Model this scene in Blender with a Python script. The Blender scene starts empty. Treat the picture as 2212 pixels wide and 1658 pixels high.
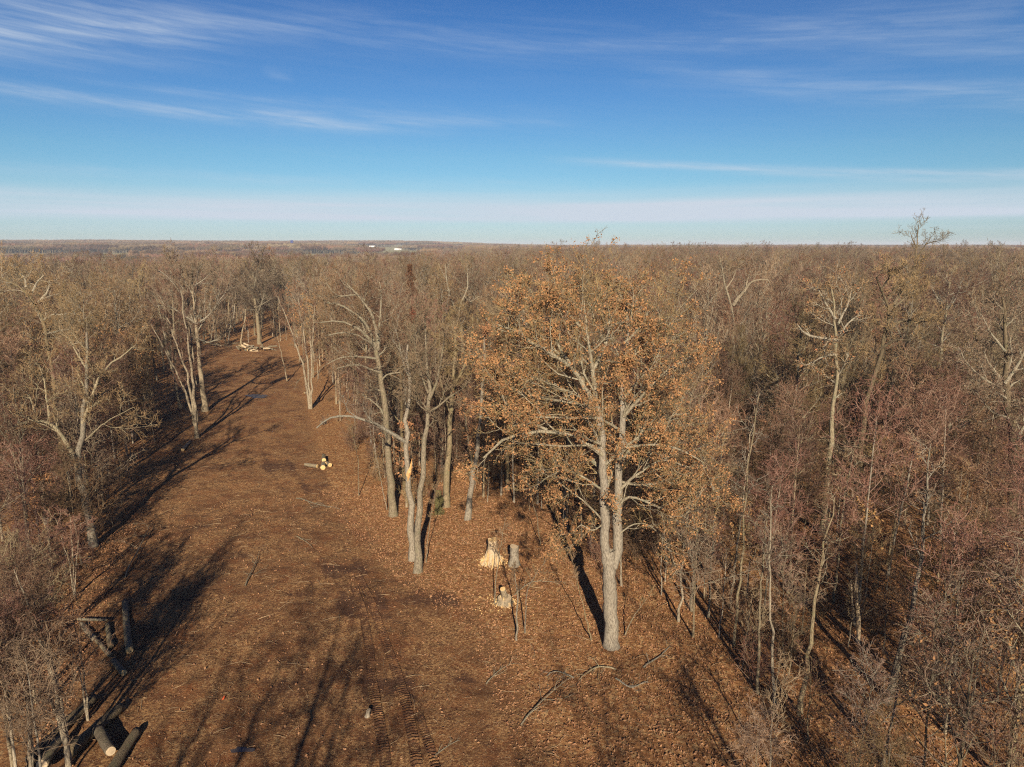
import bpy, math, random
import numpy as np
from mathutils import Vector
PI = math.pi
scene = bpy.context.scene
C = scene.collection

# ------------------------------------------------------------------ camera
CAM_H = 24.0
F = 1533.7                      # focal length in pixels of a 2212 px wide frame
PITCH = math.radians(11.08)
cd = bpy.data.cameras.new('camera'); cam = bpy.data.objects.new('camera', cd); C.objects.link(cam)
cd.sensor_width = 36; cd.lens = 36 * F / 2212; cd.clip_start = 0.5; cd.clip_end = 40000
cam.location = (0, 0, CAM_H); cam.rotation_euler = (PI/2 - PITCH, 0, 0)
scene.camera = cam

# ------------------------------------------------------------------ world, sun, exposure
SUN_EL = math.radians(24.5); SHADOW_AZ = math.radians(-4.25)   # shadows run away from the camera, slightly left
sun_dir = Vector((-math.sin(SHADOW_AZ)*math.cos(SUN_EL), -math.cos(SHADOW_AZ)*math.cos(SUN_EL), math.sin(SUN_EL)))
ld = bpy.data.lights.new('sun', 'SUN'); ld.energy = 5.0; ld.angle = math.radians(0.53); ld.color = (1.0, 0.87, 0.67)
sun = bpy.data.objects.new('sun', ld); C.objects.link(sun); sun.rotation_euler = sun_dir.to_track_quat('Z', 'Y').to_euler()
scene.view_settings.view_transform = 'Standard'; scene.view_settings.look = 'None'
scene.view_settings.gamma = 1; scene.view_settings.exposure = 0.95
scene.cycles.max_bounces = 4; scene.cycles.diffuse_bounces = 2; scene.cycles.glossy_bounces = 2
scene.cycles.transparent_max_bounces = 4; scene.cycles.volume_bounces = 0; scene.cycles.transmission_bounces = 2
scene.cycles.use_adaptive_sampling = True; scene.cycles.adaptive_threshold = 0.01; scene.cycles.use_denoising = False; scene.cycles.filter_width = 1.15

world = bpy.data.worlds.new('World'); scene.world = world; world.use_nodes = True
wt = world.node_tree; wt.nodes.clear()

class NT:
    """small node-tree writer"""
    def __init__(s, t): s.t = t
    def n(s, typ, **kw):
        x = s.t.nodes.new(typ)
        for k, v in kw.items(): setattr(x, k, v)
        return x
    def put(s, sock, v):
        if hasattr(v, 'is_output'): s.t.links.new(v, sock)
        else: sock.default_value = v
    def m(s, op, a, b=0.0, c=0.0, clamp=False):
        x = s.n('ShaderNodeMath', operation=op, use_clamp=clamp)
        s.put(x.inputs[0], a); s.put(x.inputs[1], b)
        if op in ('MULTIPLY_ADD', 'COMPARE', 'SMOOTH_MIN'): s.put(x.inputs[2], c)
        return x.outputs[0]
    def noise(s, vec, scale, detail=4, rough=0.55, dist=0.0, dim='3D'):
        x = s.n('ShaderNodeTexNoise', noise_dimensions=dim)
        if vec is not None: s.put(x.inputs['Vector'], vec)
        x.inputs['Scale'].default_value = scale; x.inputs['Detail'].default_value = detail
        x.inputs['Roughness'].default_value = rough; x.inputs['Distortion'].default_value = dist
        return x.outputs['Fac']
    def ramp(s, fac, stops, interp='LINEAR'):
        x = s.n('ShaderNodeValToRGB'); x.color_ramp.interpolation = interp
        el = x.color_ramp.elements
        while len(el) < len(stops): el.new(0.5)
        for e, (p, c) in zip(el, stops):
            e.position = p; e.color = (c, c, c, 1) if not isinstance(c, tuple) else (*c, 1)
        s.put(x.inputs[0], fac); return x.outputs[0]
    def mix(s, fac, a, b, mode='MIX'):
        x = s.n('ShaderNodeMix', data_type='RGBA', blend_type=mode)
        s.put(x.inputs[0], fac)
        s.put(x.inputs[6], (*a, 1) if isinstance(a, tuple) and len(a) == 3 else a)
        s.put(x.inputs[7], (*b, 1) if isinstance(b, tuple) and len(b) == 3 else b)
        return x.outputs[2]
    def comb(s, x, y, z):
        c = s.n('ShaderNodeCombineXYZ'); s.put(c.inputs[0], x); s.put(c.inputs[1], y); s.put(c.inputs[2], z); return c.outputs[0]

def ray(X, Y):
    """unit direction through pixel X, Y of the 2212 px wide frame"""
    u, v = (X - 1106) / F, -(Y - 829) / F
    d = Vector((u, math.cos(PITCH) + v * math.sin(PITCH), -math.sin(PITCH) + v * math.cos(PITCH)))
    return d.normalized()
def az_el(X, Y):
    d = ray(X, Y); return math.atan2(d.x, d.y), math.asin(d.z)

w = NT(wt)
sky = w.n('ShaderNodeTexSky', sky_type='NISHITA', sun_disc=False)
sky.sun_elevation = SUN_EL; sky.sun_rotation = math.atan2(sun_dir.x, sun_dir.y)
sky.air_density = 1.0; sky.dust_density = 0.25; sky.ozone_density = 3.0; sky.altitude = 300
tc = w.n('ShaderNodeTexCoord'); sp = w.n('ShaderNodeSeparateXYZ'); wt.links.new(tc.outputs['Generated'], sp.inputs[0])
azn = w.m('ARCTAN2', sp.outputs[0], sp.outputs[1]); eln = w.m('ARCSINE', sp.outputs[2])
def gauss(e0, slope, a0, wd, amin=None, amax=None, soft=0.12):
    """a soft band of cirrus round elevation e0 + slope*(az - a0)"""
    line = w.m('MULTIPLY_ADD', w.m('SUBTRACT', azn, a0), slope, e0)
    q = w.m('DIVIDE', w.m('SUBTRACT', eln, line), wd)
    g = w.m('EXPONENT', w.m('MULTIPLY', w.m('MULTIPLY', q, q), -1.0))
    if amin is not None: g = w.m('MULTIPLY', g, w.m('DIVIDE', w.m('SUBTRACT', azn, amin), soft, clamp=True))
    if amax is not None: g = w.m('MULTIPLY', g, w.m('DIVIDE', w.m('SUBTRACT', amax, azn), soft, clamp=True))
    return g
def band(p, q, wpx, strength, open_l=True, open_r=True, soft=0.12):
    (a1, e1), (a2, e2) = az_el(*p), az_el(*q)
    return w.m('MULTIPLY', gauss(e1, (e2-e1)/(a2-a1), a1, wpx/F, None if open_l else a1, None if open_r else a2, soft), strength)
warp = w.noise(w.comb(azn, eln, 0.0), 5.0, 3)
azw = w.m('MULTIPLY_ADD', warp, 0.10, azn)
shear = w.m('MULTIPLY_ADD', azn, 0.07, eln)
nz1 = w.ramp(w.noise(w.comb(w.m('MULTIPLY', azw, 3.0), w.m('MULTIPLY', shear, 36.0), 1.3), 1.0, 7, 0.66, 0.9), [(0.34, 0.0), (0.74, 1.0)])
nz2 = w.ramp(w.noise(w.comb(w.m('MULTIPLY', azw, 9.0), w.m('MULTIPLY', shear, 110.0), 4.7), 1.0, 5, 0.6, 0.3), [(0.35, 0.25), (0.75, 1.0)])
nz3 = w.ramp(w.noise(w.comb(w.m('MULTIPLY', azn, 2.2), w.m('MULTIPLY', eln, 60.0), 9.1), 1.0, 4, 0.5), [(0.3, 0.45), (0.7, 1.0)])
wisps = [band((0, 75), (900, 30), 26, 0.45, True, False, 0.3), band((500, 250), (1300, 262), 9, 0.5, False, False, 0.2), band((700, 80), (2000, 60), 12, 0.3, False, False, 0.4), band((50, 160), (900, 230), 8, 0.5, False, False, 0.2), band((1500, 370), (2212, 392), 6, 0.5, False, True, 0.2), band((0, 45), (560, 50), 34, 1.0, True, False, 0.3), band((0, 190), (1000, 292), 13, 0.85, True, False, 0.25),
         band((250, 225), (1250, 260), 22, 0.40, False, False, 0.2), band((600, 50), (2212, 20), 45, 0.22),
         band((1300, 150), (2212, 205), 24, 0.42, False, True, 0.2), band((1500, 40), (2212, 100), 26, 0.36, False, True, 0.3),
         band((1150, 342), (2212, 376), 7, 0.95, False, True, 0.15), band((0, 120), (560, 130), 20, 0.32, True, False, 0.2),
         band((560, 150), (640, 175), 10, 0.5, False, False, 0.03), band((150, 370), (1400, 400), 12, 0.30, True, False, 0.3)]
acc = wisps[0]
for b in wisps[1:]: acc = w.m('ADD', acc, b)
acc = w.m('MULTIPLY', w.m('MULTIPLY', acc, w.m('MULTIPLY_ADD', nz1, 0.8, 0.2)), nz2)
acc = w.m('ADD', acc, w.m('MULTIPLY', w.m('MULTIPLY', nz1, nz2), 0.05))
veil = [band((0, 428), (2212, 424), 14, 0.35), band((0, 462), (2212, 460), 8, 0.3), band((0, 447), (2212, 438), 26, 0.82), band((0, 415), (1400, 415), 10, 0.25), band((300, 462), (2212, 458), 10, 0.35), band((0, 492), (2212, 490), 7, 0.16),
        band((900, 430), (2212, 428), 30, 0.15)]
vac = veil[0]
for b in veil[1:]: vac = w.m('ADD', vac, b)
vac = w.m('MULTIPLY', vac, nz3)
cl = w.m('ADD', w.m('MULTIPLY', acc, 1.0), vac, clamp=True)
# deepen the clear blue upward the way a clear winter sky does
tint = w.ramp(w.m('MULTIPLY', eln, 1.9), [(0.0, (0.58, 0.72, 0.98)), (0.10, (0.50, 0.72, 0.88)), (0.22, (0.45, 0.70, 0.84)), (0.36, (0.36, 0.62, 0.86)), (0.60, (0.24, 0.50, 0.82)), (1.0, (0.16, 0.36, 0.74))])
blue = w.mix(1.0, sky.outputs[0], tint, 'MULTIPLY')
skyc = w.mix(cl, blue, (5.9, 6.7, 7.7))
lp = None
bg = w.n('ShaderNodeBackground'); wt.links.new(skyc, bg.inputs[0]); bg.inputs[1].default_value = 0.0525
wo = w.n('ShaderNodeOutputWorld'); wt.links.new(bg.outputs[0], wo.inputs[0])

# ------------------------------------------------------------------ helpers
def tag(o, label=None, cat=None, group=None, kind=None):
    if label: o['label'] = label
    if cat: o['category'] = cat
    if group: o['group'] = group
    if kind: o['kind'] = kind
    return o
def empty(name, loc, rz=0.0, scale=1.0):
    o = bpy.data.objects.new(name, None); C.objects.link(o)
    o.location = loc; o.rotation_euler = (0, 0, rz); o.scale = (scale,)*3; o.empty_display_size = 0.3
    return o
def put(name, me, parent=None, link=True):
    o = bpy.data.objects.new(name, me)
    if link: C.objects.link(o)
    if parent is not None: o.parent = parent
    return o
def mesh_np(name, V, faces, mats, smooth=True):
    """V (n,3); faces: list of (array (m,k) of indices, material index)"""
    me = bpy.data.meshes.new(name)
    V = np.ascontiguousarray(V, dtype=np.float32)
    faces = [(f, mi) for f, mi in faces if len(f)]
    nl = sum(f.size for f, _ in faces); nf = sum(len(f) for f, _ in faces)
    me.vertices.add(len(V)); me.vertices.foreach_set('co', V.ravel())
    me.loops.add(nl); me.polygons.add(nf)
    li = np.concatenate([f.ravel() for f, _ in faces]).astype(np.int32)
    tot = np.concatenate([np.full(len(f), f.shape[1]) for f, _ in faces])
    st = np.concatenate([[0], np.cumsum(tot)[:-1]]).astype(np.int32)
    me.loops.foreach_set('vertex_index', li); me.polygons.foreach_set('loop_start', st)
    me.polygons.foreach_set('material_index', np.concatenate([np.full(len(f), mi) for f, mi in faces]).astype(np.int32))
    me.polygons.foreach_set('use_smooth', np.full(nf, smooth))
    for m_ in mats: me.materials.append(m_)
    me.update(calc_edges=True); me.validate()
    return me
class Geo:
    """collects vertices and faces"""
    def __init__(s): s.V = []; s.F = []; s.n = 0
    def add(s, V, F, mi=0):
        V = np.asarray(V, dtype=np.float32).reshape(-1, 3); s.F.append((np.asarray(F) + s.n, mi)); s.V.append(V); s.n += len(V)
    def mesh(s, name, mats, smooth=True): return mesh_np(name, np.concatenate(s.V), s.F, mats, smooth)
def norm(a): return a / np.maximum(np.linalg.norm(a, axis=-1, keepdims=True), 1e-9)
def tubes(geo, P, R, k, mi=0, lump=0.0, rng=None, cap=False):
    """P (B,n,3) polylines, R (B,n) radii, k sides"""
    P = np.asarray(P, float); R = np.asarray(R, float)
    B, n, _ = P.shape
    if B == 0: return
    T = norm(np.gradient(P, axis=1)); mean = norm(P[:, -1] - P[:, 0])
    ref = np.where(np.abs(mean[:, 2:3]) > 0.8, np.array([[1.0, 0.1, 0.0]]), np.array([[0.0, 0.1, 1.0]]))[:, None, :]
    U = norm(np.cross(T, ref)); W = np.cross(T, U)
    a = np.arange(k) * 2*PI/k
    rr = R[:, :, None]
    if lump and rng is not None: rr = rr * (1 + lump * rng.standard_normal((B, n, k)))
    V = P[:, :, None, :] + rr[..., None] * (np.cos(a)[None, None, :, None] * U[:, :, None, :] + np.sin(a)[None, None, :, None] * W[:, :, None, :])
    base = (np.arange(B) * n * k)[:, None, None]; i = (np.arange(n-1) * k)[None, :, None]; j = np.arange(k)[None, None, :]; j2 = (j + 1) % k
    F4 = np.stack(np.broadcast_arrays(base+i+j, base+i+j2, base+i+k+j2, base+i+k+j), -1).reshape(-1, 4)
    geo.add(V.reshape(-1, 3), F4, mi)
    if cap:
        off = geo.n - B*n*k
        for b in range(B):
            s0 = off + b*n*k
            geo.F.append((np.array([[s0 + q for q in range(k)][::-1]]), mi)); geo.F.append((np.array([[s0 + (n-1)*k + q for q in range(k)]]), mi))
def spawn(rng, P, R, L, m, t0, t1, ang, angj, lenf, lenj, nseg, up, wander, rf, shape=0.5, tip=0.3, keep=1.0, rmin=0.004, side=None):
    B, n, _ = P.shape
    t = t0 + (t1 - t0) * (np.arange(m)[None, :] + rng.random((B, m))) / m
    x = t * (n - 1); i = np.minimum(x.astype(int), n - 2); f = (x - i)[..., None]; b = np.arange(B)[:, None]
    p = P[b, i] * (1 - f) + P[b, i+1] * f; tan = norm(P[b, i+1] - P[b, i])
    r = R[b, i] * (1 - f[..., 0]) + R[b, i+1] * f[..., 0]
    az = np.arange(m)[None, :] * 2.4 + rng.random((B, 1)) * 6.28 + rng.standard_normal((B, m)) * 0.5
    ref = np.where(np.abs(tan[..., 2:3]) > 0.9, np.array([1.0, 0, 0]), np.array([0, 0, 1.0]))
    U = norm(np.cross(tan, ref)); W = np.cross(tan, U)
    perp = np.cos(az)[..., None] * U + np.sin(az)[..., None] * W
    a = (ang + angj * rng.standard_normal((B, m)))[..., None]
    d = tan * np.cos(a) + perp * np.sin(a)
    l = L[:, None] * lenf * (1 - shape * t) * (1 + lenj * rng.standard_normal((B, m))); l = np.maximum(l, 0.15 * lenf * L[:, None])
    p = p.reshape(-1, 3); d = norm(d.reshape(-1, 3)); l = l.ravel(); r = r.ravel()
    if keep < 1:
        kq = rng.random(len(l)) < keep; p, d, l, r = p[kq], d[kq], l[kq], r[kq]
    Q = np.empty((len(l), nseg + 1, 3)); Q[:, 0] = p
    for s_ in range(nseg):
        d = norm(d + np.array([0, 0, up]) + wander * rng.standard_normal(d.shape)); p = p + d * (l / nseg)[:, None]; Q[:, s_+1] = p
    r0 = np.maximum(r * rf, rmin); RR = r0[:, None] * np.linspace(1, tip, nseg + 1)[None, :]; RR = np.maximum(RR, rmin * 0.6)
    return Q, RR, l
def resample(pts, n):
    pts = np.asarray(pts, float); s_ = np.concatenate([[0], np.cumsum(np.linalg.norm(np.diff(pts, axis=0), axis=1))])
    # Catmull-like smoothing through interpolation on arc length
    q = np.linspace(0, s_[-1], n); out = np.stack([np.interp(q, s_, pts[:, c]) for c in range(3)], 1)
    for _ in range(2): out[1:-1] = (out[:-2] + 2*out[1:-1] + out[2:]) / 4
    return out, s_[-1]
def leaves(geo, P, rng, per, size, spread, mi=0, keep=1.0):
    """clusters of small folded leaves on the outer half of the twigs P (B,n,3)"""
    B, n, _ = P.shape
    if keep < 1:      # leaves hang on in clumps, with bare boughs between
        q = P[:, 0]; cl_ = 0.5 + 0.6*vnoise(q[:, 0]*0.75 + q[:, 2]*0.31, q[:, 1]*0.75 + q[:, 2]*0.55, 17) + 0.5*vnoise(q[:, 0]*1.7 + 9, q[:, 2]*1.7 + q[:, 1], 18)
        P = P[rng.random(B) < keep*2*np.clip(cl_, 0.04, 1.2)]; B = len(P)
    if B == 0: return
    t = rng.random((B, per)) * 0.6 + 0.4; x = t * (n-1); i = np.minimum(x.astype(int), n-2); f = (x-i)[..., None]; b = np.arange(B)[:, None]
    c = (P[b, i]*(1-f) + P[b, i+1]*f + spread * rng.standard_normal((B, per, 3))).reshape(-1, 3)
    a = norm(rng.standard_normal(c.shape)); bb = norm(np.cross(a, rng.standard_normal(c.shape))); nn = np.cross(a, bb)
    s_ = (size * (0.6 + 0.8 * rng.random(len(c))))[:, None]
    v0 = c - a*s_*0.6; v1 = c + bb*s_*0.34 + nn*s_*0.2; v2 = c + a*s_*0.6 + nn*s_*0.12; v3 = c - bb*s_*0.34 + nn*s_*0.2
    V = np.stack([v0, v1, v2, v3], 1).reshape(-1, 3); q = np.arange(len(c))*4
    geo.add(V, np.concatenate([np.stack([q, q+1, q+2], 1), np.stack([q, q+2, q+3], 1)]), mi)

# ------------------------------------------------------------------ materials
def new_mat(name):
    m_ = bpy.data.materials.new(name); m_.use_nodes = True; t = m_.node_tree; t.nodes.clear()
    nt = NT(t); b = nt.n('ShaderNodeBsdfPrincipled'); o = nt.n('ShaderNodeOutputMaterial'); t.links.new(b.outputs[0], o.inputs[0])
    b.inputs['Specular IOR Level'].default_value = 0.2
    return m_, nt, b
def bark_mat(name, light, dark, moss=None, scale=3.0, rough=0.9, vary=0.35):
    m_, t, b = new_mat(name)
    tc_ = t.n('ShaderNodeTexCoord'); mp = t.n('ShaderNodeMapping'); mp.inputs['Scale'].default_value = (1, 1, 0.28)
    t.t.links.new(tc_.outputs['Object'], mp.inputs[0])
    fine = t.noise(mp.outputs[0], scale*6, 5, 0.7); big = t.noise(tc_.outputs['Object'], scale*0.5, 3, 0.6)
    col = t.mix(t.ramp(fine, [(0.40, 0.0), (0.56, 1.0)]), dark, light)
    col = t.mix(t.ramp(big, [(0.35, 0.0), (0.75, 0.55)]), col, tuple(c*0.55 for c in light))
    if moss: col = t.mix(t.ramp(t.noise(tc_.outputs['Object'], scale*0.9, 4, 0.6), [(0.52, 0.0), (0.68, 0.6)]), col, moss)
    oi = t.n('ShaderNodeObjectInfo')
    v = t.m('MULTIPLY_ADD', oi.outputs['Random'], vary, 1 - vary/2)
    h = t.n('ShaderNodeHueSaturation'); t.put(h.inputs['Value'], v); t.put(h.inputs['Color'], col)
    t.put(h.inputs['Saturation'], t.m('MULTIPLY_ADD', t.m('FRACT', t.m('MULTIPLY', oi.outputs['Random'], 7.31)), 0.45, 0.8))
    t.put(b.inputs['Base Color'], h.outputs[0]); b.inputs['Roughness'].default_value = rough
    bp = t.n('ShaderNodeBump'); bp.inputs['Strength'].default_value = 1.0; bp.inputs['Distance'].default_value = 0.08
    t.put(bp.inputs['Height'], fine); t.t.links.new(bp.outputs[0], b.inputs['Normal'])
    return m_
def twig_mat(name, c1, c2, vary=0.85):
    m_, t, b = new_mat(name)
    tc_ = t.n('ShaderNodeTexCoord'); col = t.mix(t.ramp(t.noise(tc_.outputs['Object'], 1.3, 3, 0.7), [(0.35, 0.0), (0.65, 1.0)]), c1, c2)
    oi = t.n('ShaderNodeObjectInfo'); h = t.n('ShaderNodeHueSaturation')
    t.put(h.inputs['Value'], t.m('MULTIPLY_ADD', oi.outputs['Random'], vary, 1 - vary/2))
    t.put(h.inputs['Hue'], t.m('MULTIPLY_ADD', t.m('FRACT', t.m('MULTIPLY', oi.outputs['Random'], 5.17)), 0.030, 0.488))
    t.put(h.inputs['Color'], col); t.put(b.inputs['Base Color'], h.outputs[0]); b.inputs['Roughness'].default_value = 0.85
    return m_
def plain_mat(name, c1, c2, scale=4.0, rough=0.85, bump=0.0):
    m_, t, b = new_mat(name)
    tc_ = t.n('ShaderNodeTexCoord'); nz = t.noise(tc_.outputs['Object'], scale, 4, 0.65)
    t.put(b.inputs['Base Color'], t.mix(t.ramp(nz, [(0.35, 0.0), (0.65, 1.0)]), c1, c2)); b.inputs['Roughness'].default_value = rough
    if bump:
        bp = t.n('ShaderNodeBump'); bp.inputs['Strength'].default_value = bump; bp.inputs['Distance'].default_value = 0.05
        t.put(bp.inputs['Height'], nz); t.t.links.new(bp.outputs[0], b.inputs['Normal'])
    return m_
M = dict(
    bark_pale=bark_mat('pale_bark', (0.320, 0.264, 0.188), (0.136, 0.104, 0.072)),
    bark_grey=bark_mat('grey_bark', (0.232, 0.188, 0.128), (0.080, 0.060, 0.040), (0.136, 0.128, 0.072)),
    bark_dark=bark_mat('dark_bark', (0.160, 0.124, 0.080), (0.052, 0.038, 0.026), (0.104, 0.096, 0.056)),
    bark_limb=bark_mat('limb_bark', (0.288, 0.248, 0.180), (0.104, 0.080, 0.056), (0.152, 0.152, 0.104), 2.5),
    twig_grey=twig_mat('grey_twig', (0.184, 0.132, 0.084), (0.104, 0.070, 0.043)),
    twig_tan=twig_mat('tan_twig', (0.192, 0.124, 0.064), (0.108, 0.066, 0.034)),
    twig_red=twig_mat('red_twig', (0.164, 0.086, 0.056), (0.096, 0.048, 0.032)),
    twig_pink=twig_mat('pink_twig', (0.220, 0.148, 0.106), (0.125, 0.076, 0.052)),
    leaf=twig_mat('dry_leaf', (0.33, 0.165, 0.075), (0.16, 0.075, 0.036), 0.4),
    leaf_pink=twig_mat('russet_leaf', (0.320, 0.192, 0.092), (0.176, 0.088, 0.040), 0.3),
    cedar=twig_mat('rust_needle', (0.176, 0.068, 0.036), (0.096, 0.040, 0.024)),
    cedar_green=twig_mat('olive_needle', (0.128, 0.120, 0.044), (0.080, 0.068, 0.028)),
    wood=plain_mat('fresh_wood', (0.58, 0.40, 0.19), (0.42, 0.26, 0.11), 6, 0.75, 0.3),
    wood_old=plain_mat('weathered_wood', (0.44, 0.34, 0.22), (0.30, 0.22, 0.14), 5, 0.85, 0.4),
    torn=plain_mat('torn_wood', (0.62, 0.37, 0.15), (0.42, 0.21, 0.08), 5, 0.8, 0.4),
)

# ------------------------------------------------------------------ ground
def vnoise(x, y, seed):
    """smooth value noise on unit lattice, vectorised, in -1..1"""
    xi = np.floor(x).astype(np.int64); yi = np.floor(y).astype(np.int64); fx = x - xi; fy = y - yi
    fx = fx*fx*(3-2*fx); fy = fy*fy*(3-2*fy)
    def h(a, b):
        n_ = (a * 374761393 + b * 668265263 + seed * 974711) & 0x7fffffff; n_ = ((n_ ^ (n_ >> 13)) * 1274126177) & 0x7fffffff
        return ((n_ ^ (n_ >> 16)) & 0xffff) / 32767.5 - 1
    return (h(xi, yi)*(1-fx)+h(xi+1, yi)*fx)*(1-fy) + (h(xi, yi+1)*(1-fx)+h(xi+1, yi+1)*fx)*fy
def sstep(a, b, x): t = np.clip((x-a)/(b-a), 0, 1); return t*t*(3-2*t)
def terrain(x, y):
    x = np.asarray(x, float); y = np.asarray(y, float); D = np.hypot(x, y); az = np.degrees(np.arctan2(x, np.maximum(y, 1e-3)))
    near = 0.18*vnoise(x/9, y/9, 1) * sstep(8, 30, D) + 0.5*vnoise(x/45, y/45, 2)*sstep(60, 160, D)
    wl = sstep(4, -9, az) * (y > 0)
    left = -9*sstep(260, 520, D) + 17*sstep(900, 2000, D) + 13*sstep(2000, 3300, D) + sstep(1200, 2600, D)*4.0*vnoise(x/420, y/420, 5) - 30*sstep(4200, 7000, D)
    right = 1.2*sstep(400, 1500, D)*vnoise(x/300+9, y/300, 7) + 3.0*sstep(1500, 3000, D) - 25*sstep(4200, 7000, D)
    return near + left*wl + right*(1-wl)
def G(X, Y):
    d = ray(X, Y); t = CAM_H / -d.z; x, y = d.x*t, d.y*t; return np.array([x, y, float(terrain(x, y))])
def at(X, Y, yy):
    """the world point on the ray of pixel X, Y at world depth yy"""
    d = ray(X, Y); t = yy / d.y; return np.array([d.x*t, yy, CAM_H + d.z*t])
CLEAR_PX = [(-500, 1900), (20, 1658), (130, 1500), (190, 1330), (235, 1200), (290, 1060), (345, 930), (400, 820), (450, 752), (520, 733), (590, 738), (635, 785),
            (690, 880), (740, 950), (790, 1040), (845, 1135), (905, 1150), (960, 1110), (1050, 1100), (1120, 1150), (1190, 1230), (1290, 1420), (1370, 1500), (1450, 1700), (1560, 2100)]
CLEAR = np.array([G(*p)[:2] for p in CLEAR_PX] + [[20, 5], [12, -30], [-14, -30], [-20, 5]])
def in_poly(x, y, P):
    x = np.asarray(x, float); y = np.asarray(y, float); r = np.zeros(x.shape, bool); j = len(P) - 1
    for i in range(len(P)):
        c = ((P[i, 1] > y) != (P[j, 1] > y)) & (x < (P[j, 0]-P[i, 0])*(y-P[i, 1])/(P[j, 1]-P[i, 1]+1e-12)+P[i, 0]); r ^= c; j = i
    return r
def poly_dist(x, y, P):
    x = np.asarray(x, float); y = np.asarray(y, float); d = np.full(x.shape, 1e9)
    for i in range(len(P)):
        a, b = P[i], P[(i+1) % len(P)]; e = b - a; t = np.clip(((x-a[0])*e[0]+(y-a[1])*e[1])/(e@e), 0, 1)
        d = np.minimum(d, np.hypot(x-a[0]-t*e[0], y-a[1]-t*e[1]))
    return d
def clear_d(x, y): return np.where(in_poly(x, y, CLEAR), 1, -1) * poly_dist(x, y, CLEAR)
SOIL = np.array([G(*p)[:2] for p in CLEAR_PX[:12] + [(655, 880), (672, 950), (700, 1040), (760, 1120), (850, 1210), (900, 1262), (960, 1290), (1010, 1330), (1060, 1390), (1100, 1480), (1130, 1560), (1190, 1700), (1300, 2100)]] + [[12, 5], [6, -30], [-14, -30], [-20, 5]])
def soil_d(x, y): return np.where(in_poly(x, y, SOIL), 1, -1) * poly_dist(x, y, SOIL)
def field_mask(x, y):
    """the open fields on the far slopes"""
    D = np.hypot(x, y); az = np.degrees(np.arctan2(x, np.maximum(y, 1e-3)))
    f = vnoise(x/330, y/200, 21) + 0.5*vnoise(x/140, y/110, 22)
    m = (f > 0.18) & (D > 1150) & (D < 3200) & (az < -0.5)
    m |= (D > 1250) & (D < 1750) & (az < -27) & (az > -45)
    m |= (D > 1400) & (D < 2700) & (az > -15) & (az < -3) & (vnoise(x/220, y/260, 33) > -0.25)
    return m
def axis(fine0, fine1, step, far0, far1):
    a = list(np.arange(fine0, fine1 + 1e-6, step)); s_ = step; v = a[-1]
    while v < far1: s_ *= 1.09; v += s_; a.append(v)
    s_ = step; v = a[0]; b = []
    while v > far0: s_ *= 1.09; v -= s_; b.append(v)
    return np.array(b[::-1] + a)
gx = axis(-34, 34, 0.2, -9000, 9000); gy = axis(24, 84, 0.2, -400, 9500)
XX, YY = np.meshgrid(gx, gy); CD = soil_d(np.clip(XX, -400, 400), np.clip(YY, -400, 400)); CD = np.where(np.hypot(XX, YY) > 400, -200.0, CD)
inn = sstep(-2.5, 1.5, CD); nearw = sstep(120, 60, np.hypot(XX, YY))
lump = (0.045*vnoise(XX/0.9, YY/0.9, 41) + 0.035*vnoise(XX/0.42, YY/0.42, 42) + 0.06*vnoise(XX/2.2, YY/2.2, 43)) * nearw
HH = terrain(XX, YY) + lump
def ground_z(x, y): return terrain(x, y)
ny, nx = XX.shape; idx = np.arange(nx*ny).reshape(ny, nx)
GF = np.stack([idx[:-1, :-1], idx[:-1, 1:], idx[1:, 1:], idx[1:, :-1]], -1).reshape(-1, 4)

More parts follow.
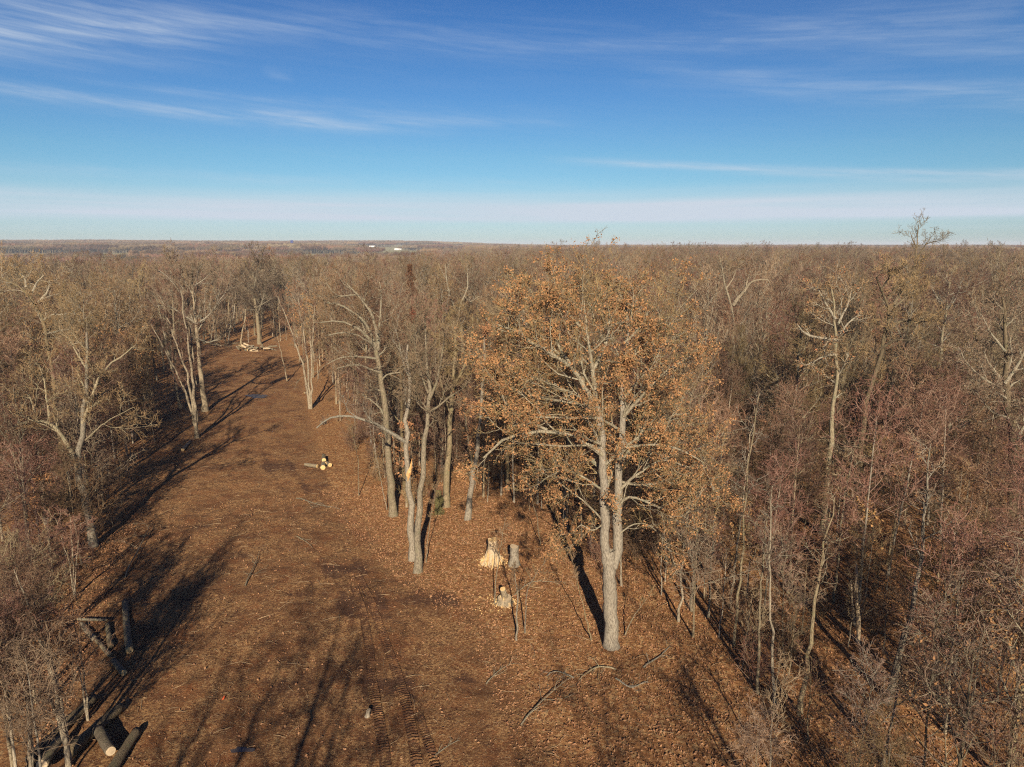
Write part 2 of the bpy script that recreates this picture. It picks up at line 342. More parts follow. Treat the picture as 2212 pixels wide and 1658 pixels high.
def ground_mat():
    m_, t, b = new_mat('forest_floor')
    tc_ = t.n('ShaderNodeTexCoord'); P_ = tc_.outputs['Object']
    def att(n_): a = t.n('ShaderNodeAttribute', attribute_name=n_); return a.outputs['Fac']
    fine = t.noise(P_, 5.5, 5, 0.85); vfine = t.noise(P_, 13.0, 3, 0.75); mid = t.noise(P_, 1.1, 5, 0.65, 0.6); big = t.noise(P_, 0.22, 4, 0.6, 0.5)
    vo = t.n('ShaderNodeTexVoronoi'); vo.inputs['Scale'].default_value = 6.0; t.put(vo.inputs['Vector'], P_); cell = vo.outputs['Color']
    sepc = t.n('ShaderNodeSeparateColor'); t.put(sepc.inputs[0], cell)
    # leaf litter under the trees: rust and tan leaves over dark humus
    lit = t.mix(t.ramp(sepc.outputs[0], [(0.0, 0.0), (1.0, 1.0)]), (0.40, 0.205, 0.085), (0.235, 0.100, 0.040))
    lit = t.mix(t.ramp(sepc.outputs[1], [(0.72, 0.0), (0.86, 0.8)]), lit, (0.50, 0.31, 0.145))
    lit = t.mix(t.ramp(fine, [(0.40, 0.85), (0.49, 0.0)]), lit, (0.06, 0.028, 0.017))
    # churned soil of the clearing: dark brown earth, straw coloured chaff, red clay
    soil = t.mix(t.ramp(mid, [(0.36, 0.0), (0.62, 1.0)]), (0.100, 0.042, 0.022), (0.225, 0.106, 0.046))
    soil = t.mix(t.ramp(t.noise(P_, 0.5, 4, 0.6, 0.8), [(0.50, 0.0), (0.66, 0.7)]), soil, (0.22, 0.080, 0.030))
    chaff = t.m('MULTIPLY', t.ramp(fine, [(0.49, 0.0), (0.54, 1.0)]), t.ramp(t.noise(P_, 0.33, 4, 0.65), [(0.40, 0.1), (0.58, 1.0)]))
    soil = t.mix(chaff, soil, (0.40, 0.228, 0.100))
    soil = t.mix(t.ramp(vfine, [(0.60, 0.0), (0.66, 1.0)]), soil, (0.50, 0.36, 0.19))
    soil = t.mix(t.ramp(vfine, [(0.34, 0.85), (0.42, 0.0)]), soil, (0.045, 0.024, 0.016))
    bare = t.m('MULTIPLY_ADD', t.m('SUBTRACT', t.noise(P_, 1.6, 4, 0.7), 0.5), 1.1, att('worn'))
    soil = t.mix(t.ramp(bare, [(0.38, 0.0), (0.62, 0.85)]), soil, t.mix(t.ramp(fine, [(0.42, 0.0), (0.60, 1.0)]), (0.062, 0.030, 0.020), (0.120, 0.060, 0.036)))
    edge = t.m('MULTIPLY_ADD', t.m('SUBTRACT', mid, 0.5), 1.2, att('clearing'))
    col = t.mix(t.ramp(edge, [(0.35, 0.0), (0.65, 1.0)]), lit, soil)
    fld = t.mix(t.noise(P_, 0.01, 3), (0.30, 0.25, 0.13), (0.20, 0.20, 0.09))
    far = t.mix(att('field'), (0.13, 0.085, 0.06), fld)
    col = t.mix(att('far'), col, far)
    t.put(b.inputs['Base Color'], col); b.inputs['Roughness'].default_value = 0.95; b.inputs['Specular IOR Level'].default_value = 0.1
    h = t.m('ADD', t.m('MULTIPLY', fine, 1.0), t.m('MULTIPLY', sepc.outputs[2], 0.35))
    bp = t.n('ShaderNodeBump'); bp.inputs['Strength'].default_value = 1.0; bp.inputs['Distance'].default_value = 0.22
    t.put(bp.inputs['Height'], h); t.t.links.new(bp.outputs[0], b.inputs['Normal'])
    return m_
M['ground'] = ground_mat()
def line_d(x, y, P): return np.min([np.hypot(x-a[0]-np.clip(((x-a[0])*(b[0]-a[0])+(y-a[1])*(b[1]-a[1]))/((b-a)@(b-a)), 0, 1)*(b[0]-a[0]), y-a[1]-np.clip(((x-a[0])*(b[0]-a[0])+(y-a[1])*(b[1]-a[1]))/((b-a)@(b-a)), 0, 1)*(b[1]-a[1])) for a, b in zip(P[:-1], P[1:])], axis=0)
ROAD = np.array([G(*p)[:2] for p in ((880, 1700), (858, 1560), (825, 1400), (760, 1250), (660, 1110), (590, 980), (565, 900), (545, 820), (530, 775))])
rd = line_d(XX, YY, ROAD); worn = 0.30*np.exp(-((rd-1.15)/0.45)**2) + 0.16*np.exp(-(rd/2.2)**2)
for (px, py, r_) in ((905, 1295, 2.6), (985, 1300, 1.6), (735, 1232, 1.8), (700, 1050, 2.3), (590, 1010, 2.6), (430, 1140, 3.0), (1010, 1465, 1.3), (520, 1200, 2.0), (760, 1310, 1.8), (640, 1290, 1.6), (470, 1010, 3.0), (830, 1480, 1.6), (620, 1480, 2.4), (400, 1300, 2.0)):
    c_ = G(px, py); worn = worn + 0.55*np.exp(-(((XX-c_[0])/r_)**2 + ((YY-c_[1])/(r_*0.7))**2))
gme = mesh_np('ground', np.stack([XX, YY, HH], -1).reshape(-1, 3), [(GF, 0)], [M['ground']])
for nm, arr in (('worn', worn), ('clearing', inn), ('field', field_mask(XX, YY).astype(float)), ('far', sstep(250, 500, np.hypot(XX, YY)))):
    a = gme.attributes.new(nm, 'FLOAT', 'POINT'); a.data.foreach_set('value', arr.astype(np.float32).ravel())
tag(put('ground', gme), kind='structure')
RNG = np.random.default_rng(7)

# ------------------------------------------------------------------ trees
def crown_fill(rng, gt, gc, gl, st, Ls):
    """limbs Ls = [(P,R,L)] get branches, boughs and twigs; st is the tree style"""
    for P, R, L in Ls:
        a = spawn(rng, P, R, L, st['m2'], 0.15, 1.0, st['a2'], 0.22, st['l2'], 0.25, 5, st['up'], st['wa'], 0.6, 0.45, 0.3, 1.0, st['tw']*1.6)
        tubes(gc, a[0], a[1], 4, 0)
        b = spawn(rng, *a, st['m3'], 0.12, 1.0, 0.85, 0.28, 0.55, 0.3, 3, st['up'], st['wa']*1.1, 0.6, 0.4, 0.35, 0.95, st['tw']*1.2)
        tubes(gc, b[0], b[1], 3, 1)
        c = spawn(rng, *b, st['m4'], 0.15, 1.0, 0.7, 0.3, 0.6, 0.35, 2, st['up']*0.8, 0.18, 0.7, 0.3, 0.45, 0.95, st['tw'])
        tubes(gc, c[0], c[1], 3, 1)
        if st.get('leaf'):
            leaves(gl, c[0], rng, st['leaf'], st['lsize'], 0.10, 0, st['lkeep']); leaves(gl, b[0], rng, st['leaf'], st['lsize'], 0.12, 0, st['lkeep']*0.7)
STY = dict(
    oak=dict(m2=8, a2=0.85, l2=0.46, m3=6, m4=4, up=0.06, wa=0.20, tw=0.016, m1=19, t1=0.36, a1=0.95, l1=0.42, up1=0.10, w1=0.16, wt=0.022),
    ash=dict(m2=8, a2=0.6, l2=0.42, m3=6, m4=4, up=0.16, wa=0.12, tw=0.015, m1=20, t1=0.32, a1=0.62, l1=0.40, up1=0.14, w1=0.09, wt=0.014),
    young=dict(m2=8, a2=0.85, l2=0.55, m3=5, m4=3, up=0.03, wa=0.17, tw=0.012, m1=19, t1=0.26, a1=0.9, l1=0.36, up1=0.08, w1=0.15, wt=0.018),
    sapling=dict(m2=6, a2=0.7, l2=0.55, m3=4, m4=2, up=0.08, wa=0.16, tw=0.010, m1=9, t1=0.25, a1=0.8, l1=0.36, up1=0.1, w1=0.16, wt=0.05),
)
def style(base, **kw): d = dict(STY[base]); d.update(kw); return d
def tree_geo(seed, h, r, st, lean=(0, 0), taper=0.25, n0=14, flare=1.35):
    rng = np.random.default_rng(seed); gt, gc, gl = Geo(), Geo(), Geo()
    s_ = np.linspace(0, 1, n0); P = np.zeros((n0, 3)); wob = np.cumsum(rng.standard_normal((n0, 2)) * st['wt'] * h / n0 * 1.6, axis=0); wob -= wob[0]
    P[:, 0] = lean[0]*h*s_ + wob[:, 0]; P[:, 1] = lean[1]*h*s_ + wob[:, 1]; P[:, 2] = h*0.93*s_ - 0.15*(s_ == 0)
    R = r * (1 - (1-taper)*s_**0.9); R[0] *= flare; R[1] *= 1.04; R[-1] = r*0.12; R[-2] *= 0.6
    P, R = P[None], R[None]; tubes(gt, P, R, 9, 0, 0.05, rng)
    L = np.array([h*1.0])
    a = spawn(rng, P, R, L, st['m1'], st['t1'], 0.99, st['a1'], 0.2, st['l1'], 0.22, 7, st['up1'], st['w1'], 0.48, 0.62, 0.25, 1.0, 0.02)
    tubes(gc, a[0], a[1], 6, 0); crown_fill(rng, gt, gc, gl, st, [a])
    return gt, gc, gl
def skel_geo(seed, limbs, st, trunk_n=1):
    """limbs: list of (world points, r0, r1); the first trunk_n make the trunk mesh"""
    rng = np.random.default_rng(seed); gt, gc, gl = Geo(), Geo(), Geo()
    org = np.array(limbs[0][0][0], float); Ls = []
    for i, lb in enumerate(limbs):
        pts, r0, r1 = lb[0], lb[1], lb[2]; n = 16 if i < trunk_n else 12
        P, L = resample(np.asarray(pts, float) - org, n)
        P[1:-1] += rng.standard_normal((n-2, 3)) * L * 0.004
        R = np.linspace(r0, r1, n)
        if i == 0: R[0] *= 1.3; P[0, 2] -= 0.15
        tubes(gt if i < trunk_n else gc, P[None], R[None], 10 if i < trunk_n else 7, 0, 0.05, rng)
        f = lb[3] if len(lb) > 3 else 1.0
        if f > 0:
            t0 = 0.55 if i == 0 else (0.35 if i < trunk_n else 0.12)
            nb = max(3, int((L*(1-t0))*st.get('dens', 1.6)*f))
            a = spawn(rng, P[None], R[None], np.array([st.get('reach', 3.4)/0.5]), nb, t0, 1.0, 0.8, 0.25, 0.5, 0.3, 6, st['up'], st['wa'], 0.45, 0.35, 0.3, 1.0, 0.016)
            tubes(gc, a[0], a[1], 5, 0); Ls.append(a)
    crown_fill(rng, gt, gc, gl, st, Ls)
    return org, (gt, gc, gl)
def meshes(name, geos, bark, limb, twig, leaf='leaf'):
    gt, gc, gl = geos; d = [('trunk', gt.mesh(name + '_trunk', [M[bark]])), ('crown', gc.mesh(name + '_crown', [M[limb], M[twig]], False))]
    if gl.n: d.append(('dead_leaves', gl.mesh(name + '_leaves', [M[leaf]], False)))
    return d
def plant(name, parts, loc, rz, sc, label, cat, group=None):
    o = empty(name, (float(loc[0]), float(loc[1]), float(loc[2])), rz, sc)
    for pn, me in parts: put(pn, me, o)
    return tag(o, label, cat, group)
def proto(seed, h, r, st, bark, limb, twig, leaf='leaf', **kw):
    return dict(h=h, parts=meshes('tree', tree_geo(seed, h, r, st, **kw), bark, limb, twig, leaf))
PR = dict(
    oak=[proto(11, 19.5, 0.26, STY['oak'], 'bark_grey', 'bark_limb', 'twig_tan'), proto(12, 18.5, 0.24, style('oak', m1=13, wa=0.24), 'bark_dark', 'bark_grey', 'twig_grey'),
         proto(13, 20.0, 0.25, style('oak', a1=0.8), 'bark_grey', 'bark_limb', 'twig_red')],
    ash=[proto(21, 20.0, 0.20, STY['ash'], 'bark_grey', 'bark_limb', 'twig_grey'), proto(22, 18.5, 0.17, style('ash', a1=0.5), 'bark_pale', 'bark_grey', 'twig_tan'),
         proto(23, 17.5, 0.16, style('ash', m1=14), 'bark_grey', 'bark_grey', 'twig_red')],
    young=[proto(31, 12.5, 0.085, STY['young'], 'bark_pale', 'twig_pink', 'twig_red'), proto(32, 11.0, 0.075, style('young', t1=0.3), 'bark_grey', 'bark_limb', 'twig_pink'),
           proto(33, 14.0, 0.09, style('young', a1=0.75), 'bark_pale', 'twig_pink', 'twig_red'), proto(34, 9.5, 0.07, style('young', a1=0.95, l1=0.4), 'bark_grey', 'twig_tan', 'twig_tan')],
    sapling=[proto(41, 6.0, 0.045, STY['sapling'], 'bark_pale', 'twig_grey', 'twig_grey'), proto(42, 4.8, 0.035, style('sapling', t1=0.15), 'bark_grey', 'twig_tan', 'twig_red')],
    leafy=[proto(51, 8.0, 0.08, style('young', leaf=2, lsize=0.15, lkeep=0.40, m4=3), 'bark_grey', 'twig_tan', 'twig_tan'),
           proto(52, 14.5, 0.16, style('oak', leaf=2, lsize=0.18, lkeep=0.25, m4=3, m1=13), 'bark_grey', 'bark_grey', 'twig_tan')],
)
def shrub_geo(seed, h, ns):
    rng = np.random.default_rng(seed); gt, gc, gl = Geo(), Geo(), Geo(); st = style('sapling', m2=6, m3=4, m4=2, tw=0.010)
    for q in range(ns):
        a = q*2*PI/ns + rng.random(); d = np.array([math.cos(a)*0.5, math.sin(a)*0.5, 1.0]); n = 8; p = np.zeros((n, 3)); p[0, :2] = rng.standard_normal(2)*0.12
        for i in range(1, n): d = d + np.array([*rng.standard_normal(2)*0.13, 0.05]); p[i] = p[i-1] + d/np.linalg.norm(d)*h/n*rng.uniform(0.8, 1.15)
        P = p[None]; R = np.linspace(0.024, 0.008, n)[None]; tubes(gt, P, R, 5, 0)
        crown_fill(rng, gt, gc, gl, st, [(P, R, np.array([h*1.0]))])
    return gt, gc, gl
SHRUB = [dict(h=2.6, parts=[('stem', a.mesh('shrub_stem', [M[t]])), ('twigs', b.mesh('shrub_twigs', [M['twig_grey'], M[t]], False))]) for (a, b, c_), t in
         ((shrub_geo(61, 2.6, 6), 'twig_tan'), (shrub_geo(62, 3.2, 7), 'twig_red'))]

heroes = []       # ground points taken by the trees below
def hero_skel(name, seed, pxlimbs, st, base_y, mats, label, cat='tree', trunk_n=1, leaf='leaf', hidden_base=False):
    """pxlimbs: (pixel points, depth offset start, depth offset end, r0, r1[, fill])"""
    L = []
    for i, lb in enumerate(pxlimbs):
        pts, o0, o1, r0, r1 = lb[:5]; n = len(pts)
        L.append(([at(X, Y, base_y + o0 + (o1-o0)*j/max(n-1, 1)) for j, (X, Y) in enumerate(pts)], r0, r1, *(lb[5:])))
    if hidden_base:
        p = L[0][0][0]; L[0] = ([np.array([p[0], p[1], float(terrain(p[0], p[1]))])] + L[0][0], *L[0][1:])
    org, geos = skel_geo(seed, L, st, trunk_n)
    heroes.append(org[:2]); return plant(name, meshes(name, geos, *mats, leaf), org, 0, 1, label, cat)
def gy_(X, Y): return float(G(X, Y)[1])

# the big oak that keeps its brown leaves, in the middle of the picture
OAKS = style('oak', leaf=3, lsize=0.11, lkeep=0.44, m2=8, m3=5, m4=4, dens=1.7, reach=3.6, tw=0.010, up=0.06)
yo = gy_(1320, 1395)
hero_skel('oak_tree', 101, [
    ([(1320, 1397), (1320, 1330), (1316, 1250), (1314, 1190)], 0, 0, 0.46, 0.38, 0),
    ([(1310, 1215), (1306, 1150), (1304, 1090), (1303, 1000), (1298, 920), (1288, 878)], -0.1, -0.3, 0.29, 0.20, 0.9),
    ([(1322, 1225), (1332, 1160), (1337, 1090), (1338, 1010), (1345, 930), (1348, 860), (1346, 800), (1351, 730), (1356, 685), (1352, 650)], 0.1, 1.0, 0.32, 0.06, 1),
    ([(1288, 880), (1272, 854), (1251, 814), (1235, 793), (1216, 780), (1182, 761), (1115, 713), (1075, 702)], -0.3, -1.6, 0.16, 0.04),
    ([(1251, 814), (1225, 780), (1198, 756), (1166, 724), (1134, 702), (1110, 660)], -0.7, 0.5, 0.10, 0.03),
    ([(1288, 880), (1287, 833), (1278, 804), (1275, 765), (1268, 710), (1262, 650)], -0.3, -1.0, 0.15, 0.03),
    ([(1346, 800), (1375, 760), (1395, 745), (1430, 715), (1462, 695)], 0.6, 2.0, 0.13, 0.03),
    ([(1347, 900), (1390, 850), (1440, 800), (1492, 770)], 0.4, -1.5, 0.12, 0.03),
    ([(1340, 1000), (1385, 940), (1440, 900), (1500, 890)], 0.3, 2.0, 0.11, 0.03),
    ([(1330, 1110), (1350, 1065), (1373, 1074), (1429, 1099), (1460, 1111), (1500, 1090)], 0.2, -1.2, 0.09, 0.04, 0.8),
    ([(1337, 1060), (1380, 1020), (1430, 990), (1490, 1010)], 0.2, 0.6, 0.09, 0.03),
    ([(1303, 985), (1275, 958), (1256, 945), (1222, 933), (1182, 929), (1142, 934), (1102, 940), (1070, 961), (1044, 990)], -0.3, -1.8, 0.16, 0.05, 0.55),
    ([(1297, 905), (1262, 900), (1246, 906), (1208, 902), (1155, 902)], -0.3, -1.5, 0.09, 0.04, 0.6),
    ([(1182, 929), (1145, 912), (1115, 902), (1090, 873), (1078, 830)], -1.0, -0.8, 0.08, 0.03),
    ([(1288, 880), (1240, 850), (1180, 830), (1120, 800)], -0.2, 1.6, 0.11, 0.03),
    ([(1306, 1130), (1270, 1090), (1230, 1060), (1190, 1030)], -0.2, 1.0, 0.06, 0.02, 0.8),
    ([(1288, 880), (1235, 870), (1170, 860), (1105, 850), (1075, 790)], -0.2, 0.8, 0.10, 0.03),
    ([(1235, 793), (1190, 720), (1160, 670), (1120, 630)], -0.8, 2.2, 0.09, 0.03),
    ([(1268, 720), (1230, 680), (1195, 640), (1180, 620)], -0.8, 1.0, 0.08, 0.03),
    ([(1351, 740), (1390, 700), (1400, 675), (1398, 660)], 0.8, 0.0, 0.09, 0.03),
    ([(1340, 970), (1400, 960), (1460, 965), (1520, 1000)], 0.3, -1.4, 0.09, 0.03),
    ([(1338, 1040), (1390, 1050), (1450, 1040), (1530, 1070)], 0.3, 1.8, 0.08, 0.03),
    ([(1304, 1060), (1260, 1030), (1215, 1010), (1170, 1040)], -0.2, -1.4, 0.07, 0.03),
    ([(1306, 1130), (1280, 1150), (1255, 1130), (1240, 1150)], -0.2, -0.8, 0.05, 0.02),
    ([(1332, 1160), (1365, 1130), (1400, 1130), (1440, 1170)], 0.1, -0.6, 0.05, 0.02, 0.5),
    ([(1278, 804), (1310, 745), (1318, 700), (1315, 640)], -0.6, 1.8, 0.10, 0.03),
    ([(1348, 860), (1400, 800), (1430, 740), (1470, 720)], 0.5, 2.8, 0.10, 0.03),
], OAKS, yo, ('bark_pale', 'bark_limb', 'twig_tan'), 'big pale-barked oak with forked trunk still holding brown leaves, the tallest in the middle', trunk_n=3)
BARE = style('oak', dens=1.5, reach=3.0, m2=8, m3=6, m4=5, tw=0.012)
y2 = gy_(891, 1207)
tr = hero_skel('bare_tree', 102, [
    ([(891, 1207), (886, 1092), (881, 1041), (875, 970), (876, 909), (885, 863), (885, 793), (881, 745)], 0, 0.4, 0.30, 0.07, 0.35),
    ([(876, 955), (861, 946), (847, 936), (834, 929), (822, 916), (786, 907), (749, 897), (724, 897), (707, 901), (688, 912), (684, 925)], 0, -1.5, 0.15, 0.05, 0.12),
    ([(885, 820), (872, 790), (862, 740), (850, 700)], 0.2, 1.0, 0.06, 0.02),
], style('oak', dens=1.0, reach=2.4, up=0.35, m2=5, m3=4, m4=3), y2, ('bark_pale', 'bark_limb', 'twig_grey'), 'pale trunk with a torn orange scar and one long white limb reaching over the clearing')
org = np.array(tr.location); g = Geo(); a0 = at(880, 1043, y2-0.12) - org; a1 = at(889, 988, y2+0.05) - org
rt = np.random.default_rng(5)
for q in range(9):
    o0 = np.array([rt.uniform(-0.12, 0.12), -0.10 - rt.random()*0.08, 0]); f0, f1 = rt.uniform(0, 0.25), rt.uniform(0.45, 1.0)
    P, L_ = resample([a0*(1-f0)+a1*f0 + o0*0.5, a0*(1-(f0+f1)/2)+a1*(f0+f1)/2 + o0, a0*(1-f1)+a1*f1 + o0*0.5], 6)
    tubes(g, P[None], np.array([[0.02, 0.07, 0.085, 0.07, 0.045, 0.006]])*rt.uniform(0.7, 1.25), 4, int(rt.random() < 0.35), 0.2, rt)
sp_ = put('torn_wood', g.mesh('torn_wood', [M['torn'], M['wood']], False), tr); sp_['label'] = 'fresh orange split wood standing off the trunk'
hero_skel('bare_tree', 103, [
    ([(902, 1237), (903, 1170), (905, 1100), (912, 1000), (918, 940), (927, 897), (929, 860), (924, 813), (920, 750), (918, 690)], 0, 0.8, 0.29, 0.06, 0.45),
    ([(929, 890), (915, 885), (900, 868), (888, 850)], 0.1, -0.4, 0.06, 0.02, 0.7),
    ([(929, 890), (952, 875), (974, 855), (1000, 840)], 0.1, 0.8, 0.09, 0.03),
    ([(927, 865), (945, 820), (955, 770), (960, 720)], 0.3, 1.5, 0.10, 0.03),
    ([(925, 850), (905, 800), (895, 740), (893, 700)], 0.3, -0.8, 0.08, 0.02)], BARE, gy_(902, 1237), ('bark_grey', 'bark_grey', 'twig_grey'),
    'grey-trunked tree with high fork, directly beside the trunk with the torn orange scar')
y3 = gy_(849, 1112)
hero_skel('bare_tree', 104, [
    ([(849, 1112), (842, 1044), (838, 958), (833, 910), (827, 853), (823, 819), (817, 783), (811, 753)], 0, 0.6, 0.34, 0.20, 0.1),
    ([(817, 755), (815, 719), (805, 681), (787, 651), (771, 637), (749, 613)], 0.6, 0.0, 0.17, 0.05, 0.6),
    ([(811, 750), (799, 709), (777, 685), (751, 665), (723, 653), (700, 655)], 0.6, -0.8, 0.15, 0.05, 0.8),
    ([(808, 750), (801, 733), (779, 713), (755, 701), (727, 691), (693, 697)], 0.5, -1.6, 0.14, 0.04, 0.8),
    ([(812, 757), (803, 741), (793, 737), (767, 721), (741, 718), (701, 726)], 0.5, -2.4, 0.10, 0.04, 0.6),
    ([(817, 775), (795, 772), (767, 771), (739, 770), (707, 787)], 0.5, -0.9, 0.10, 0.03, 0.5),
    ([(822, 805), (799, 799), (787, 791), (763, 787), (727, 797)], 0.4, -1.8, 0.11, 0.03, 0.5),
    ([(825, 822), (835, 809), (855, 806), (880, 803)], 0.4, 0.0, 0.09, 0.03, 0.6),
    ([(771, 637), (745, 640), (725, 640), (705, 610)], 0.2, 1.0, 0.07, 0.03),
    ([(818, 752), (820, 700), (825, 650), (820, 610)], 0.6, 2.2, 0.13, 0.03, 0.9)], style('oak', dens=1.5, reach=2.7, m2=7, m3=5, m4=4, tw=0.013), y3,
    ('bark_grey', 'bark_limb', 'twig_tan'), 'old tree whose pale limbs all sweep out over the clearing from one knot', trunk_n=1)
hero_skel('bare_tree', 105, [([(964, 1092), (965, 1019), (969, 958), (976, 897), (980, 830), (984, 760), (980, 690)], 0, 1, 0.33, 0.08, 0.8),
    ([(975, 900), (955, 850), (945, 790), (950, 720)], 0.2, -0.8, 0.10, 0.03), ([(979, 840), (1005, 790), (1020, 730), (1022, 680)], 0.5, 1.5, 0.11, 0.03)],
    BARE, gy_(964, 1092), ('bark_grey', 'bark_grey', 'twig_tan'), 'thick straight grey trunk between the scarred trunk and the leafy oak')
hero_skel('bare_tree', 106, [([(1010, 1122), (1015, 1056), (1023, 1019), (1033, 970), (1036, 921), (1040, 860), (1050, 790), (1045, 720)], 0, 1, 0.28, 0.06, 0.9),
    ([(1023, 1019), (1017, 980), (1008, 930), (1002, 880)], 0.1, -0.6, 0.11, 0.03), ([(1036, 930), (1065, 890), (1085, 850), (1100, 800)], 0.3, -0.5, 0.10, 0.03)],
    style('oak', dens=1.2, reach=2.2, leaf=3, lsize=0.16, lkeep=0.3, m4=3, m3=4), gy_(1010, 1122), ('bark_pale', 'bark_grey', 'twig_tan'), 'pale-footed tree with a few rust leaves, just left of the leafy oak')
hero_skel('bare_tree', 107, [([(1097, 1056), (1096, 1000), (1094, 940), (1090, 860), (1092, 780), (1090, 690)], 0, 0.5, 0.24, 0.06, 1.2)], BARE, gy_(1097, 1056),
    ('bark_grey', 'bark_grey', 'twig_grey'), 'grey trunk seen under the arching limb of the leafy oak')
yk = 92
hero_skel('bare_tree', 108, [([(1001, 790), (997, 713), (990, 680)], 0, 0, 0.36, 0.24, 0),
    ([(990, 685), (976, 655), (970, 630), (963, 600), (962, 572)], 0, -1, 0.17, 0.05, 0.5), ([(990, 685), (993, 660), (1003, 640), (1011, 620), (1010, 590)], 0, 1, 0.17, 0.05, 0.5),
    ([(970, 630), (955, 625), (945, 632)], -0.5, -1, 0.08, 0.04, 0.4), ([(1003, 640), (1015, 655), (1035, 640)], 0, -1, 0.09, 0.04, 0.7)],
    style('oak', dens=1.0, reach=2.8, m2=6, m3=4, m4=3), yk, ('bark_limb', 'bark_limb', 'twig_tan'), 'gnarled whitish-limbed tree rising behind, halfway between clearing edge and leafy oak', hidden_base=True)
# left edge of the clearing
yw = gy_(443, 888)
hero_skel('bare_tree', 109, [([(443, 888), (438, 840), (430, 785), (427, 724), (420, 680), (416, 640), (417, 595)], 0, 0.5, 0.42, 0.07, 0.9),
    ([(428, 730), (445, 742), (470, 735), (500, 705)], 0, -2, 0.12, 0.04), ([(425, 700), (455, 680), (480, 640), (500, 620)], 0, 2, 0.14, 0.04), ([(422, 680), (395, 640), (375, 610), (345, 585)], 0.2, 1, 0.15, 0.04),
    ([(424, 700), (395, 680), (365, 660), (335, 662)], 0, -2, 0.13, 0.04), ([(418, 640), (400, 610), (390, 590), (385, 580)], 0.4, 0, 0.1, 0.03), ([(417, 620), (440, 605), (455, 590)], 0.4, 1, 0.1, 0.03)],
    style('ash', dens=1.5, reach=4.2, m2=8, m3=6, m4=4, tw=0.018), yw, ('bark_pale', 'bark_limb', 'twig_grey'), 'tall white-trunked tree standing on the left edge of the clearing')
yv = gy_(425, 948)
def fan(seed, bx, by, tops, r, label, depth=0, dens=1.4, reach=2.2, mats=('bark_pale', 'twig_pink', 'twig_red'), name='bare_tree', st='ash'):
    """a many-stemmed tree: stems rise from one base pixel to the given top pixels"""
    yb = gy_(bx, by); L = []
    for i, (tx, ty) in enumerate(tops):
        q = (i - len(tops)/2) * 0.6; m1 = (bx + (tx-bx)*0.22, by + (ty-by)*0.40)
        L.append(([(bx + i*1.5, by), m1, (bx + (tx-bx)*0.62, by + (ty-by)*0.72), (tx, ty)], 0, q, r*(1 - 0.12*i), r*0.2, 0.8))
    return hero_skel(name, seed, L, style(st, dens=dens*1.2, reach=reach, m2=7, m3=6, m4=4, tw=0.012 if by < 1000 else 0.007), yb, mats, label, trunk_n=len(tops))
fan(110, 425, 948, [(385, 600), (345, 640), (325, 700), (405, 640)], 0.22, 'many-stemmed tree fanning out in front of the tall white trunk')
hero_skel('bare_tree', 111, [([(390, 880), (372, 800), (360, 740), (340, 660), (330, 600)], 0, 1, 0.2, 0.05, 1)], BARE, gy_(390, 886), ('bark_grey', 'bark_grey', 'twig_red'), 'leaning grey tree inside the wood, left of the white trunk')
y4 = gy_(202, 1180)
hero_skel('bare_tree', 112, [([(204, 1185), (193, 1100), (176, 1067), (165, 1030), (172, 985), (176, 955), (178, 911), (189, 855), (188, 800), (184, 753), (187, 718)], 0, 0.5, 0.34, 0.08, 0.5),
    ([(168, 1010), (156, 975), (133, 940), (107, 907), (76, 909), (44, 911), (10, 935)], 0, -1.5, 0.20, 0.05, 0.6), ([(107, 907), (100, 855), (96, 822), (80, 780)], -0.8, 0, 0.10, 0.03),
    ([(80, 908), (72, 875), (60, 850), (30, 830)], -1.0, 0.5, 0.08, 0.03), ([(178, 915), (200, 860), (213, 807), (231, 791), (256, 778), (289, 747)], 0.2, 1.2, 0.15, 0.04, 0.8),
    ([(186, 950), (230, 910), (290, 880)], 0, -1.5, 0.06, 0.02, 0.6), ([(188, 800), (165, 760), (140, 720)], 0.5, 2, 0.08, 0.03)],
    style('oak', dens=1.5, reach=3.0, m2=8, m3=6, m4=4, tw=0.013), y4, ('bark_grey', 'bark_limb', 'twig_tan'), 'big crooked tree with two arms at the left rim of the clearing', trunk_n=1)
hero_skel('bare_tree', 113, [([(104, 745), (93, 693), (82, 658), (71, 631), (56, 613), (33, 606), (0, 600)], 0, -1, 0.30, 0.06, 0.6), ([(93, 693), (111, 680), (138, 680)], 0, -1, 0.10, 0.04, 0.5),
    ([(71, 631), (80, 610), (95, 595)], 0, 1, 0.12, 0.03), ([(82, 655), (105, 630), (108, 600)], 0, 1, 0.12, 0.03), ([(56, 620), (55, 605), (45, 590)], 0, 0, 0.09, 0.03)],
    style('oak', dens=1.5, reach=3.0, m2=8, m3=6, m4=4, tw=0.013), 62, ('bark_grey', 'bark_limb', 'twig_tan'), 'crooked-topped grey tree at the far left of the wood', hidden_base=True)
fan(114, 98, 1133, [(60, 960), (90, 940), (120, 960), (140, 985)], 0.09, 'bushy many-stemmed young tree at the foot of the crooked two-armed tree', dens=2.0, reach=1.3, mats=('bark_pale', 'twig_pink', 'twig_red'), name='young_tree', st='young')
fan(115, 150, 1662, [(30, 1230), (70, 1290), (10, 1330)], 0.12, 'slender pale tree leaning over the log heap at the bottom left corner', dens=4.0, reach=2.3, name='young_tree', st='young')
fan(116, 68, 1668, [(30, 1330), (48, 1290)], 0.09, 'thin pale tree second from the left at the bottom corner', dens=3.6, reach=1.9, name='young_tree', st='young')
fan(117, 30, 1690, [(-40, 1380), (-5, 1340)], 0.10, 'thin pale tree cut by the left edge at the bottom corner', dens=3.6, reach=1.9, name='young_tree', st='young')
fan(118, 190, 1560, [(128, 1330), (150, 1290)], 0.06, 'thin stem rising past the crossed logs', dens=2.5, reach=1.0, name='young_tree', st='young')
